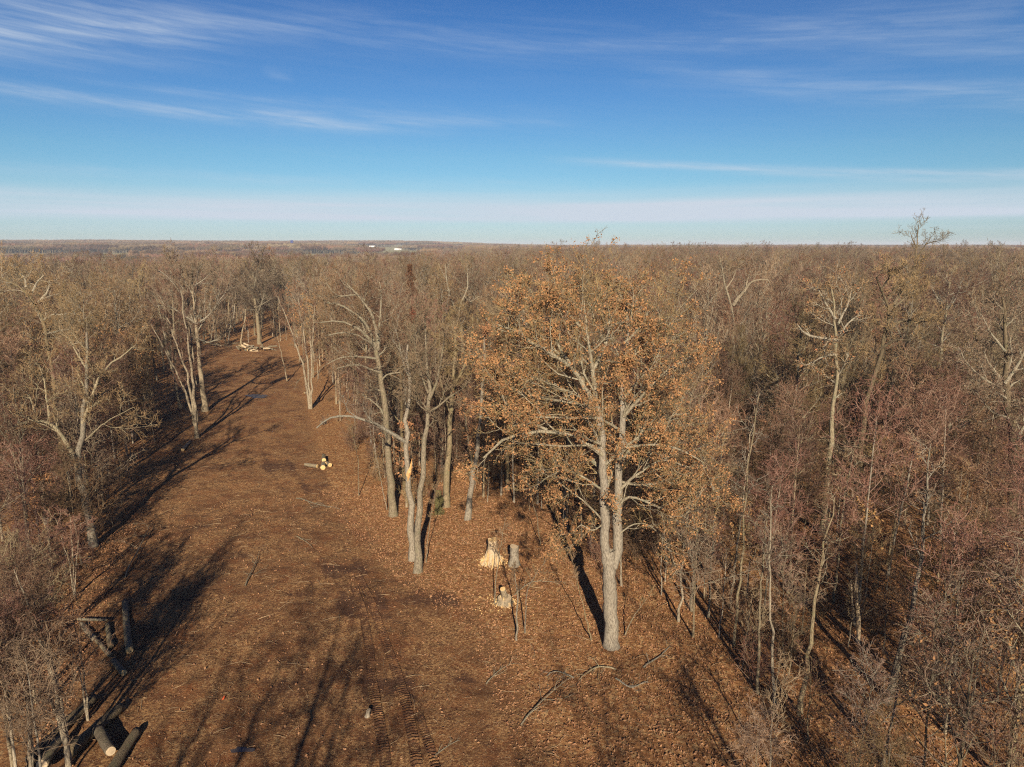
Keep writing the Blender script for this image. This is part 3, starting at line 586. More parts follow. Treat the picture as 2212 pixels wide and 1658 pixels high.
fan(119, 40, 1450, [(-10, 1180), (30, 1170), (70, 1190)], 0.09, 'pale twiggy young tree at the left border above the corner stems', dens=3.6, reach=2.2, name='young_tree', st='young')
fan(132, 112, 1500, [(60, 1280), (95, 1260)], 0.06, 'slender grey stem just above the corner stems, left of the crossed logs', dens=3.5, reach=1.6, name='young_tree', st='young')
fan(133, 20, 1560, [(-30, 1260), (0, 1230)], 0.07, 'twiggy stem at the very left border, above the corner', dens=3.5, reach=1.9, name='young_tree', st='young')
fan(134, 160, 1290, [(120, 1120), (150, 1110), (175, 1130)], 0.06, 'grey brushy sapling clump right beside the foot of the two-armed tree', dens=3.2, reach=1.4, name='young_tree', st='young')
# right edge of the clearing, far end
fan(120, 670, 884, [(600, 640), (640, 620), (680, 660)], 0.20, 'slim vase-shaped tree alone on the right rim of the far clearing', dens=1.3, reach=2.4, st='ash')
hero_skel('young_tree', 121, [([(620, 822), (612, 780), (601, 736), (590, 690)], 0, 0, 0.11, 0.03, 1.2)], style('young', dens=1.3, reach=2.0), gy_(620, 822), ('bark_pale', 'twig_grey', 'twig_grey'), 'thin pale leaning stem beyond the slim vase-shaped tree')
yf = gy_(560, 744)
hero_skel('oak_tree', 122, [([(561, 744), (557, 700), (554, 675), (549, 640), (546, 615)], 0, 0, 0.50, 0.24, 0.3), ([(548, 625), (553, 600), (556, 575), (560, 556)], 0, 1, 0.26, 0.08), ([(555, 672), (545, 668), (535, 673), (524, 655)], 0, -2, 0.2, 0.08, 0.6),
    ([(549, 640), (535, 615), (525, 590)], 0, 0, 0.24, 0.08), ([(556, 680), (566, 655), (572, 630), (590, 600)], 0, 0, 0.2, 0.06), ([(554, 665), (580, 650), (600, 640)], 0, -1, 0.16, 0.06)],
    style('oak', dens=1.1, reach=6.0, m2=8, m3=6, m4=4, tw=0.03), yf, ('bark_grey', 'bark_grey', 'twig_grey'), 'broad oak closing the far end of the clearing behind the slash pile')
for sd, bx, by, tx, ty, lab in ((123, 487, 739, 492, 690, 'pale thin trunk left of the far oak, upright'), (124, 493, 739, 506, 680, 'pale thin trunk left of the far oak, leaning right'), (125, 521, 742, 530, 690, 'curved pale trunk nearest the far oak')):
    hero_skel('young_tree', sd, [([(bx, by), ((bx+tx)/2-2, (by+ty)/2), (tx, ty), (tx+3, ty-50)], 0, 0, 0.2, 0.06, 0.8)], style('young', dens=0.8, reach=3.0, tw=0.025), gy_(bx, by), ('bark_pale', 'twig_grey', 'twig_grey'), lab)
# far right wood
hero_skel('bare_tree', 126, [([(1973, 590), (1975, 565), (1980, 540), (1981, 522), (1984, 500), (1985, 486)], 0, 0, 0.42, 0.08, 0.5), ([(1976, 562), (1990, 545), (2000, 528), (2012, 512)], 0, 0, 0.2, 0.05, 0.8),
    ([(1980, 535), (1970, 515), (1966, 500)], 0, 0, 0.14, 0.04, 0.6), ([(2000, 528), (2018, 522), (2033, 520)], 0, 0, 0.12, 0.04, 0.6)], style('oak', dens=0.95, reach=4.0, m2=7, m3=5, m4=3, tw=0.022, wa=0.14, up=0.1), 150, ('bark_dark', 'bark_dark', 'twig_grey'),
    'lone tall tree standing clear of the skyline above the right wood', hidden_base=True)
hero_skel('bare_tree', 127, [([(1587, 690), (1585, 662), (1570, 630), (1557, 602), (1555, 575), (1553, 552)], 0, 0, 0.30, 0.06, 0.5), ([(1584, 660), (1596, 642), (1608, 632), (1614, 618), (1621, 609), (1640, 603), (1661, 606)], 0, -1, 0.2, 0.06, 0.4),
    ([(1608, 632), (1616, 600), (1624, 575)], -0.5, 0, 0.1, 0.03), ([(1568, 625), (1585, 600), (1592, 575)], 0, 1, 0.1, 0.03)], style('oak', dens=0.9, reach=2.8, m2=6, m3=4, m4=3), 78, ('bark_limb', 'bark_pale', 'twig_tan'), 'tree with a bleached V-shaped fork in the wood right of the leafy oak', hidden_base=True)
hero_skel('bare_tree', 128, [([(1870, 860), (1878, 842), (1890, 800), (1901, 755), (1914, 722), (1926, 690), (1931, 659), (1915, 640), (1898, 622), (1893, 600)], 0, 0, 0.32, 0.08, 0.6),
    ([(1921, 709), (1950, 690), (1985, 700), (2010, 690)], 0, -1, 0.17, 0.05), ([(1901, 755), (1930, 735), (1965, 735)], 0, -2, 0.15, 0.04), ([(1931, 659), (1945, 630), (1960, 605), (1965, 585)], 0, 1, 0.15, 0.04),
    ([(1931, 665), (1960, 640), (1990, 620)], 0, 2, 0.12, 0.04), ([(1905, 625), (1925, 595), (1940, 580)], 0, -1, 0.1, 0.03)], style('oak', dens=1.5, reach=2.8, m2=8, m3=5, m4=4), 62, ('bark_dark', 'bark_dark', 'twig_tan'),
    'dark leaning oak with a dense domed crown in the right wood', hidden_base=True)
hero_skel('bare_tree', 129, [([(1808, 790), (1808, 762), (1808, 735), (1811, 702), (1801, 659), (1795, 620)], 0, 0, 0.28, 0.06, 0.9), ([(1808, 735), (1798, 735), (1788, 732), (1765, 730), (1741, 725), (1720, 700)], 0, -1.5, 0.15, 0.05, 0.7),
    ([(1808, 730), (1830, 700), (1855, 680)], 0, 1, 0.12, 0.03), ([(1805, 690), (1780, 650), (1765, 620)], 0, 1, 0.11, 0.03), ([(1808, 765), (1780, 770), (1740, 790)], 0, -1.5, 0.1, 0.03), ([(1811, 700), (1835, 650), (1840, 620)], 0, 1, 0.1, 0.03)],
    style('oak', dens=1.4, reach=2.6, m2=7, m3=5, m4=4, leaf=1, lsize=0.16, lkeep=0.05), 56, ('bark_limb', 'bark_limb', 'twig_tan'), 'spreading tree with one white elbowed limb, left of the dark leaning oak', hidden_base=True)
hero_skel('bare_tree', 130, [([(2041, 700), (2041, 672), (2048, 640), (2052, 610)], 0, 0, 0.28, 0.08, 1), ([(2041, 675), (2062, 650), (2075, 620)], 0, 0, 0.14, 0.04), ([(2041, 675), (2022, 640), (2012, 620)], 0, 0, 0.14, 0.04)], BARE, 80, ('bark_limb', 'bark_limb', 'twig_red'),
    'pale upright tree behind and right of the dark leaning oak', hidden_base=True)
hero_skel('bare_tree', 131, [([(2190, 1139), (2192, 1060), (2194, 995), (2181, 909), (2168, 842), (2175, 775), (2171, 709), (2165, 642)], 0, 0.5, 0.50, 0.08, 0.9), ([(2168, 845), (2125, 819), (2090, 790), (2070, 750)], 0, -1, 0.12, 0.03),
    ([(2170, 830), (2205, 780), (2230, 720)], 0, 1, 0.15, 0.04), ([(2181, 905), (2140, 890), (2110, 850)], 0, -1.5, 0.1, 0.03), ([(2190, 960), (2225, 900), (2260, 860)], 0, 0, 0.14, 0.04), ([(2172, 760), (2140, 720), (2120, 680)], 0.2, 1, 0.1, 0.03)],
    style('oak', dens=1.5, reach=3.0, m2=8, m3=5, m4=4), gy_(2190, 1139), ('bark_dark', 'bark_limb', 'twig_grey'), 'massive dark-trunked tree against the right border')
# slender stems of the right wood, bases in plain view
SL = [((1466, 1342), (1480, 1180), (1491, 1062), (1500, 940)), ((1494, 1320), (1503, 1180), (1507, 1133), (1525, 980)), ((1530, 1332), (1538, 1200), (1543, 1102), (1560, 960)), ((1578, 1311), (1592, 1180), (1610, 1031), (1630, 880)),
      ((1585, 1394), (1600, 1240), (1616, 1015), (1640, 850)), ((1638, 1496), (1640, 1380), (1644, 1255), (1660, 1095)), ((1674, 1515), (1668, 1360), (1662, 1195), (1668, 1050)), ((1728, 1541), (1746, 1435), (1770, 1235), (1802, 1075)),
      ((1918, 1517), (1938, 1427), (1982, 1275), (1998, 1115), (2010, 960)), ((1906, 1652), (1918, 1600), (1930, 1540), (1950, 1440)), ((1800, 1300), (1812, 1180), (1822, 1080), (1850, 950)), ((1690, 1250), (1706, 1130), (1716, 1040), (1740, 900))]
SLL = ['thin grey stem nearest the foot of the leafy oak, on its right', 'slim stem with a short crooked side bough, second right of the leafy oak', 'straight thin stem third right of the leafy oak', 'tall thin stem leaning right, in the middle of the stem row',
       'slim tall stem rooted lowest on the lit leaf slope', 'thin upright stem standing over the pink twiggy bush', 'wavy thin stem paired with the upright one over the pink bush', 'crooked grey tree forking low in the right wood', 'tall leaning tree with a mossy thick foot in the lower right wood',
       'short pale stem poking up at the bottom of the right wood', 'slender tree behind the broken snags', 'slender tree in the shade between stem row and snags']
for i, (pts, lab) in enumerate(zip(SL, SLL)):
    hero_skel('young_tree', 140+i, [(list(pts), 0, 0.6, 0.20 if i == 8 else (0.14 if i == 7 else 0.085), 0.025, 0.9)], style('young', dens=1.3, reach=1.9, m2=6, m3=5, m4=4), gy_(*pts[0]), ('bark_grey' if i % 3 else 'bark_pale', 'bark_limb', 'twig_red' if i % 2 else 'twig_grey'), lab)
# pink twiggy crown and leafy crown close to the camera, bottom right
def crown_at(name, seed, X, Y, yy, h, p, label, cat, rz=0.4):
    c_ = at(X, Y, yy); s_ = c_[2]/p['h']; heroes.append(c_[:2])
    return plant(name, p['parts'], (c_[0], c_[1], float(terrain(c_[0], c_[1]))), rz, s_, label, cat)
PINK = proto(71, 7.0, 0.06, style('young', m1=16, m2=8, m3=6, m4=2, a1=1.0, l1=0.5, up1=0.02, up=-0.06, wa=0.16, t1=0.45, tw=0.009, l2=0.6), 'bark_grey', 'twig_pink', 'twig_pink')
LEAFY_NEAR = proto(72, 12.0, 0.15, style('oak', m1=16, l1=0.42, m4=2, m3=5, l2=0.55, leaf=4, lsize=0.16, lkeep=0.07, tw=0.013, t1=0.3), 'bark_grey', 'bark_limb', 'twig_pink')
crown_at('young_tree', 0, 1640, 1545, 26.5, 0, PINK, 'low domed tree of arching pink twigs at the bottom, right of centre', 'tree')
crown_at('bare_tree', 0, 2110, 1370, 25.0, 0, LEAFY_NEAR, 'spreading tree with a few last orange leaves filling the lower right corner', 'tree', 1.9)
crown_at('bare_tree', 0, 2260, 1120, 28.0, 0, LEAFY_NEAR, 'taller tree with scattered orange leaves cut by the right border', 'tree', 0.2)
GREYN = proto(73, 8.0, 0.07, style('young', m1=18, m2=8, m3=6, m4=2, a1=0.8, l1=0.42, up1=0.05, up=0.02, wa=0.15, t1=0.3, tw=0.009, l2=0.6), 'bark_pale', 'twig_grey', 'twig_grey')
for X, Y, yy, rz, lab in ((25, 1160, 34, 0.3, 'bushy grey-twigged tree at the left border under the crooked two-armed tree'), (-20, 1310, 28, 2.9, 'bushy grey-twigged tree cut by the left border, above the corner stems'),
        (50, 1400, 26.5, 4.1, 'lowest bushy grey-twigged tree, over the corner stems')):
    crown_at('young_tree', 0, X, Y, yy, 0, GREYN, lab, 'tree', rz)
# saplings in the open near the stumps
for i, (pts, lab) in enumerate((([(1115, 1386), (1117, 1330), (1119, 1285), (1112, 1240), (1106, 1200)], 'forked sapling in front of the cut-limb stump, rooted lowest'), ([(1067, 1308), (1072, 1250), (1078, 1200), (1092, 1120)], 'thin sapling rising between the cut-limb stump and the splintered stump'),
        ([(1134, 1370), (1136, 1310), (1138, 1270), (1180, 1210)], 'spindly sapling just right of the forked one'), ([(1278, 1385), (1265, 1330), (1250, 1270), (1235, 1200)], 'leaning sapling at the foot of the leafy oak'), ([(1350, 1370), (1370, 1330), (1400, 1290)], 'small sapling in the shade right of the leafy oak foot'),
        ([(1168, 1180), (1160, 1120), (1150, 1080), (1140, 1030)], 'bushy sapling above the two tall stumps'), ([(920, 1215), (925, 1150), (935, 1090), (945, 1040)], 'leaning thin stems in the shadow right of the twin trunks'), ([(836, 1100), (826, 1060), (818, 1010), (805, 960)], 'thin sapling left of the old pale-limbed tree'),
        ([(775, 1070), (775, 1010), (770, 970), (755, 905)], 'lone sapling on the clearing rim above the log pile'))):
    hero_skel('sapling', 170+i, [(pts, 0, 0.2, 0.045 if i else 0.07, 0.012, 1.2)], style('sapling', dens=2.2, reach=0.9), gy_(*pts[0]), ('bark_grey', 'twig_grey', 'twig_tan'), lab, 'sapling')
# two cedars
def cedar(name, X, Y0, Y1, yy, wpx, mat, label, seed, grounded=False):
    rng = np.random.default_rng(seed); top = at(X, Y0, yy); bot = at(X, Y1, yy)
    z0 = 0.0 if grounded else bot[2]; h = top[2]; x, y = bot[0], yy; wd = wpx/F*math.hypot(x, yy)/2
    gt, gl = Geo(), Geo(); tubes(gt, np.array([[[0, 0, 0], [0, 0.05, h*0.5], [0, 0, h*0.97]]]), np.array([[0.14, 0.09, 0.02]])*max(0.4, wd/1.3), 7)
    n = 520; t = rng.random(n)**0.8; zz = z0 + (h - z0)*t; a_ = rng.random(n)*6.28; rad = wd*(1.05 - t)**0.6*np.sqrt(rng.random(n))*(0.7 + 0.5*np.sin(t*13 + a_*2)); a = a_
    c = np.stack([rad*np.cos(a), rad*np.sin(a), zz], 1); d = norm(np.stack([np.cos(a), np.sin(a), 0.7 + 0*a], 1) + 0.3*rng.standard_normal((n, 3)))
    leaves(gl, np.stack([c, c + d*wd*0.28], 1), rng, 5, max(0.10, wd*0.13), wd*0.05)
    heroes.append((x, y)); return plant(name, [('trunk', gt.mesh('cedar_trunk', [M['bark_dark']])), ('foliage', gl.mesh('cedar_foliage', [M[mat]], False))], (x, y, float(terrain(x, y))), 0, 1, label, 'cedar')
cedar('cedar_tree', 887, 575, 645, 100, 26, 'cedar', 'narrow rust-brown cedar poking through the canopy above the scarred trunk', 81)
cedar('cedar_tree', 893, 668, 708, 80, 24, 'cedar', 'second smaller rust-brown cedar just below the first', 82)
cedar('cedar_shrub', 948, 1060, 1112, gy_(948, 1112), 26, 'cedar_green', 'small olive green cedar bush beside the shadow of the twin trunks', 83, True)

# snags: dead broken trunks
def snag(pts, r0, r1, label, seed):
    rng = np.random.default_rng(seed); yb = gy_(*pts[0]); W = np.array([at(X, Y, yb) for X, Y in pts]); org = W[0].copy(); P, _ = resample(W - org, 10); P[0, 2] -= 0.1
    g = Geo(); R = np.linspace(r0, r1, 10); R[-1] = r1*0.25; R[0] *= 1.2; tubes(g, P[None], R[None], 8, 0, 0.10, rng)
    o = put('broken_snag', g.mesh('broken_snag', [M['wood_old']], False)); o.location = org; heroes.append(org[:2]); return tag(o, label, 'dead tree')
snag([(1854, 1387), (1856, 1330), (1848, 1290), (1850, 1217)], 0.13, 0.08, 'taller broken bleached snag in the right wood', 91)
snag([(1846, 1350), (1842, 1310), (1838, 1254)], 0.09, 0.05, 'shorter broken snag leaning on the taller one', 92)

# stumps and logs
def rings(name): return M['wood']
def cut_disc(g, c, ax, r, rng, k=14, mi=0):
    ax = ax/np.linalg.norm(ax); ref = np.array([0, 0, 1.0]) if abs(ax[2]) < 0.8 else np.array([1.0, 0, 0]); u = np.cross(ax, ref); u /= np.linalg.norm(u); v = np.cross(ax, u)
    a = np.arange(k)*2*PI/k; rim = c + (r*(1 + 0.03*rng.standard_normal(k)))[:, None]*(np.cos(a)[:, None]*u + np.sin(a)[:, None]*v)
    V = np.concatenate([rim - ax*0.02, rim + ax*0.006, (c + ax*0.012)[None]]); q = np.arange(k)
    g.add(V, np.stack([q, (q+1) % k, (q+1) % k + k, q + k], 1), mi); g.F.append((np.stack([q+k, (q+1) % k + k, np.full(k, 2*k)], 1) + g.n - len(V), mi))
def log(A, B, r, label, name='log', bark='bark_grey', faces=(1, 1), seed=0, group=None, bend=0.03, cat='log', wood='wood', taper=0.85):
    rng = np.random.default_rng(seed + 900); A = np.asarray(A, float); B = np.asarray(B, float); L = np.linalg.norm(B-A); n = 12
    P = A[None]*(1-np.linspace(0, 1, n))[:, None] + B[None]*np.linspace(0, 1, n)[:, None] + np.cumsum(rng.standard_normal((n, 3)), 0)*L*bend/n; P -= A
    R = np.linspace(r, r*taper, n); g = Geo(); tubes(g, P[None], R[None], 12, 0, 0.035, rng, cap=True)
    o = empty(name, tuple(A)); put('bark', g.mesh('log_bark', [M[bark]]), o)
    for s_, on in ((0, faces[0]), (-1, faces[1])):
        if on:
            g = Geo(); ax = (P[0]-P[1]) if s_ == 0 else (P[-1]-P[-2]); cut_disc(g, P[s_] + ax/np.linalg.norm(ax)*0.015, ax, R[s_]*0.93, rng); put('cut_face', g.mesh('cut_face', [M[wood]], False), o)
    return tag(o, label, cat, group)
def gp(X, Y, r): p = G(X, Y); p[2] += r*0.9; return p
CHIPS = []
def stump(X, Y, r, h, label, seed, splinter=0, bark='bark_pale', lean=(0, 0), face='wood_old', spread=1.0):
    rng = np.random.default_rng(seed); b = G(X, Y); n = 9; s_ = np.linspace(0, 1, n); P = np.stack([lean[0]*s_, lean[1]*s_, h*s_ - 0.1*(s_ == 0)], 1); R = r*(0.92 + 0.55*np.exp(-s_*5))
    g = Geo(); tubes(g, P[None], R[None], 16, 0, 0.07, rng); o = empty('stump', tuple(b)); put('bark', g.mesh('stump_bark', [M[bark]]), o)
    g = Geo(); cut_disc(g, P[-1], np.array([lean[0]/3 + rng.normal()*0.15, lean[1]/3 - 0.1, 1.0]), R[-1]*0.97, rng, 16); put('cut_face', g.mesh('cut_face', [M[face]], False), o)
    if splinter:
        g = Geo()
        for q in range(splinter):
            a = rng.random()*6.28; fr = rng.random()**0.7; rr = r*(0.75 + 1.9*spread*fr); hh = h*(1.1*(1-fr)**1.5*rng.uniform(0.5, 1.1)) + rng.uniform(0.05, 0.25)
            p0 = np.array([math.cos(a)*rr, math.sin(a)*rr, -0.05]); p1 = np.array([p0[0]*(0.45+0.4*fr), p0[1]*(0.45+0.4*fr), hh]); w_ = rng.uniform(0.03, 0.10)
            tubes(g, np.array([[p0, (p0*1.1+p1*0.9)/2 + rng.standard_normal(3)*0.04, p1]]), np.array([[w_, w_*0.75, 0.01]]), 4, int(rng.random() < 0.4), 0.3, rng)
        nc = splinter*4; c = rng.standard_normal((nc, 3))*np.array([r*1.9, r*1.9, 0]); c[:, 2] = 0.05; c += b; CHIPS.append(c)
        put('torn_base', g.mesh('stump_splinters', [M['wood'], M['wood_old']], False), o)
    heroes.append(b[:2]); return tag(o, label, 'stump')
stump(1064, 1216, 0.40, 1.8, 'splintered stump ringed by torn pale slabs', 201, 95, 'wood_old', face='wood')
stump(1111, 1222, 0.36, 1.45, 'tall grey barked stump beside the splintered one', 202, 0, 'bark_pale')
stump(1090, 1306, 0.52, 0.40, 'low broad stump with a sawn limb standing on it', 203, 60, 'bark_pale', spread=0.4)
p = G(1090, 1306); log(p + np.array([0.05, 0.1, 0.30]), p + np.array([-0.12, -0.25, 1.15]), 0.23, 'short sawn limb with a round yellow face on the low broad stump', 'cut_limb', 'bark_pale', (0, 1), 3, cat='log')
stump(793, 1546, 0.11, 0.42, 'small lone stump beside the wheel tracks', 204, 0, 'bark_pale', (0.1, 0.0))
g = Geo(); c = np.concatenate(CHIPS); leaves(g, np.stack([c, c+0.01], 1), np.random.default_rng(4), 1, 0.10, 0.02); tag(put('wood_chips', g.mesh('wood_chips', [M['wood']], False)), kind='stuff')
# log pile on the clearing rim (cut faces toward the camera)
pc = G(700, 1010)
for i, (dx, dy, dz, r, lx, ly, lab) in enumerate(((0.15, -1.0, 0.22, 0.28, -0.3, 1.6, 'lowest log of the small pile, biggest yellow face'), (0.7, -0.1, 0.22, 0.24, -0.9, 1.2, 'log on the shaded side of the small pile'), (0.1, 0.15, 0.25, 0.22, -0.6, 1.3, 'middle log of the small pile'),
                                                 (-0.1, 0.5, 0.6, 0.24, -0.5, 1.8, 'top log lying across the small pile'), (-0.6, -0.5, 0.22, 0.22, -1.5, 0.5, 'log lying crosswise at the clearing side of the small pile'))):
    A = pc + np.array([dx, dy, dz]); log(A, A + np.array([lx, ly, 0.02]), r, lab, seed=10+i, bark='bark_grey')
# crossed logs, lower left
def glog(p, q, r, lab, seed, dz=0.0, **kw): A = gp(*p, r); B = gp(*q, r); A[2] += dz; B[2] += dz; return log(A, B, r, lab, seed=seed, **kw)
glog((280, 1412), (268, 1306), 0.22, 'long straight log pointing uphill, pale cut face toward the camera', 21, bark='bark_grey')
glog((240, 1400), (233, 1352), 0.17, 'log beside the long straight one, in front of its shaded side', 22, faces=(0, 0))
glog((205, 1384), (176, 1352), 0.17, 'slanting log at the left tip of the crossed logs', 23, bark='bark_pale', faces=(0, 0))
glog((170, 1350), (232, 1352), 0.09, 'thin pole lying across the tops of the crossed logs', 24, 0.35)
glog((238, 1418), (208, 1384), 0.14, 'log continuing the slanting one down to the junction', 25, faces=(0, 0))
glog((268, 1460), (246, 1432), 0.18, 'mossy log end lying below the junction', 26)
# heap of big logs at the bottom left corner
glog((120, 1600), (205, 1515), 0.26, 'upper log of the heap at the bottom left corner', 31, bark='bark_dark', faces=(0, 0))
glog((150, 1640), (262, 1540), 0.30, 'longest dark log of the corner heap', 32, bark='bark_dark', faces=(0, 1), wood='wood_old')
glog((215, 1600), (240, 1650), 0.27, 'short fat log lying across the corner heap', 33, 0.3, bark='bark_dark', wood='wood_old')
glog((235, 1690), (300, 1590), 0.26, 'log of the corner heap nearest the clearing', 34, bark='bark_dark', faces=(0, 0))
glog((70, 1655), (110, 1610), 0.30, 'log of the corner heap farthest left', 35, bark='bark_dark', faces=(0, 0))
glog((95, 1680), (130, 1625), 0.26, 'stubby log in the middle of the corner heap', 36, 0.35, bark='bark_grey', wood='wood_old')
glog((140, 1570), (190, 1535), 0.24, 'smaller log behind the corner heap', 37, bark='bark_dark')
glog((395, 975), (412, 955), 0.2, 'short log on the left rim below the many-stemmed tree', 38, bark='bark_pale')
glog((657, 851), (675, 849), 0.16, 'small pale-faced log at the foot of the slim vase-shaped tree', 39, bark='bark_grey')
# slash pile at the far end
rs = np.random.default_rng(77); pc = G(548, 757)
for i in range(26):
    a = rs.random()*2*PI; A = pc + np.array([rs.uniform(-4.2, 4.2), rs.uniform(-1.8, 1.8), 0.15 + rs.random()*0.7]); l_ = rs.uniform(0.8, 2.2); B = A + np.array([math.cos(a)*l_, math.sin(a)*l_*0.7, rs.uniform(-0.5, 0.9)])
    log(A, B, rs.uniform(0.10, 0.26), 'piece of wood in the slash pile at the foot of the far oak', 'log', 'bark_grey' if i % 4 else 'wood_old', (i % 3 == 0, 0), 50+i, 'logs of the slash pile at the far end of the clearing', cat='log')
# fallen branches
def fallen(px, r, label, seed, side=6):
    rng = np.random.default_rng(seed); W = np.array([gp(X, Y, r) for X, Y in px]); org = W[0].copy(); P, L = resample(W - org, 10); P[1:-1, 2] += 0.10*L*0.25; g = Geo()
    R = np.linspace(r, r*0.3, 10); tubes(g, P[None], R[None], 6, 0, 0.06, rng)
    a = spawn(rng, P[None], R[None], np.array([L]), side, 0.15, 0.95, 0.7, 0.3, 0.35, 0.3, 4, -0.02, 0.2, 0.6, 0.4, 0.3, 1.0, 0.008); a[0][:, :, 2] = np.clip(a[0][:, :, 2], -0.05, 0.5); tubes(g, a[0], a[1], 4, 0)
    b = spawn(rng, *a, 4, 0.2, 0.95, 0.7, 0.3, 0.5, 0.3, 3, -0.02, 0.2, 0.6, 0.4, 0.3, 1.0, 0.006); b[0][:, :, 2] = np.clip(b[0][:, :, 2], -0.05, 0.5); tubes(g, b[0], b[1], 3, 0)
    o = put('fallen_branch', g.mesh('fallen_branch', [M['bark_limb']], False)); o.location = org; return tag(o, label, 'branch')
fallen([(1125, 1568), (1170, 1519), (1217, 1479), (1237, 1463)], 0.045, 'longest fallen branch, lying in front of the leafy oak', 301, 9)
fallen([(1050, 1479), (1080, 1449), (1114, 1434)], 0.04, 'thin curved fallen branch left of the longest one', 302)
fallen([(937, 1636), (967, 1613), (994, 1599)], 0.04, 'pale fallen branch at the bottom between track and centre', 303)
fallen([(1240, 1465), (1200, 1450), (1180, 1462)], 0.04, 'twiggy fallen branch at the tip of the longest one', 304)
fallen([(1330, 1445), (1290, 1440), (1250, 1470)], 0.05, 'fallen branch just below the oak foot', 305)
fallen([(1330, 1465), (1362, 1490), (1400, 1470)], 0.05, 'crooked fallen branch below the oak, on its shaded side', 306)
fallen([(640, 1075), (690, 1092), (735, 1098)], 0.05, 'long thin pole lying below the small log pile', 307, 4)
fallen([(530, 1270), (552, 1225), (560, 1200)], 0.05, 'forked fallen branch in the middle of the clearing', 308)
fallen([(640, 1160), (665, 1175), (675, 1185)], 0.04, 'short forked branch on the clearing below the pole', 309)
fallen([(270, 1250), (300, 1200), (330, 1130)], 0.06, 'long thin branch lying at the left rim of the clearing', 310, 5)
fallen([(1110, 1292), (1150, 1260), (1210, 1265)], 0.04, 'curved branch arching right of the cut-limb stump', 311, 4)
fallen([(480, 745), (500, 742), (530, 748)], 0.08, 'pale limb lying at the far end of the clearing', 312, 4)
fallen([(1390, 1440), (1425, 1420), (1450, 1395)], 0.05, 'stick leaning up in the shade right of the oak foot', 313, 4)
# orange ribbon
g = Geo(); p = G(483, 1508); g.add([[0, 0, 0.03], [0.10, 0.02, 0.06], [0.12, -0.28, 0.05], [0.02, -0.30, 0.02], [0.05, -0.1, 0.09]], [[0, 1, 4], [1, 2, 4], [2, 3, 4], [3, 0, 4]])
M['orange'] = plain_mat('orange_plastic', (0.75, 0.12, 0.03), (0.6, 0.09, 0.03)); o = put('marking_ribbon', g.mesh('ribbon', [M['orange']])); o.location = p; tag(o, 'scrap of bright orange ribbon on the clearing floor', 'ribbon')

# puddles
def puddle(X, Y, wpx, hpx, seed, label):
    rng = np.random.default_rng(seed); c = G(X, Y); wx = wpx/F*np.hypot(c[1], CAM_H)/2; wy = abs(G(X, Y-hpx/2)[1]-G(X, Y+hpx/2)[1])/2; k = 40; a = np.arange(k)*2*PI/k
    ph = rng.random(4)*6.28; rr = 1 + 0.22*np.sin(2*a+ph[0]) + 0.16*np.sin(3*a+ph[1]) + 0.09*np.sin(7*a+ph[2])
    i0 = np.hypot(XX-c[0], YY-c[1]) < max(wx, wy)*1.1; z = float(HH[i0].max()) if i0.any() else c[2]
    V = np.concatenate([np.stack([wx*rr*np.cos(a), wy*rr*np.sin(a), 0*a], 1), [[0, 0, 0.0]]]); q = np.arange(k)
    g = Geo(); g.add(V, np.stack([q, (q+1) % k, np.full(k, k)], 1)); o = put('puddle_water', g.mesh('puddle_water', [M['water']])); o.location = (c[0], c[1], z - 0.01); return tag(o, kind='structure')
m_, t, b = new_mat('puddle_water'); b.inputs['Base Color'].default_value = (0.05, 0.04, 0.035, 1); b.inputs['Roughness'].default_value = 0.2; b.inputs['Specular IOR Level'].default_value = 0.4
bp = t.n('ShaderNodeBump'); bp.inputs['Strength'].default_value = 0.1; t.put(bp.inputs['Height'], t.noise(t.n('ShaderNodeTexCoord').outputs['Object'], 3, 3)); t.t.links.new(bp.outputs[0], b.inputs['Normal']); M['water'] = m_
puddle(556, 855, 46, 8, 1, ''); puddle(522, 1622, 40, 14, 2, '')

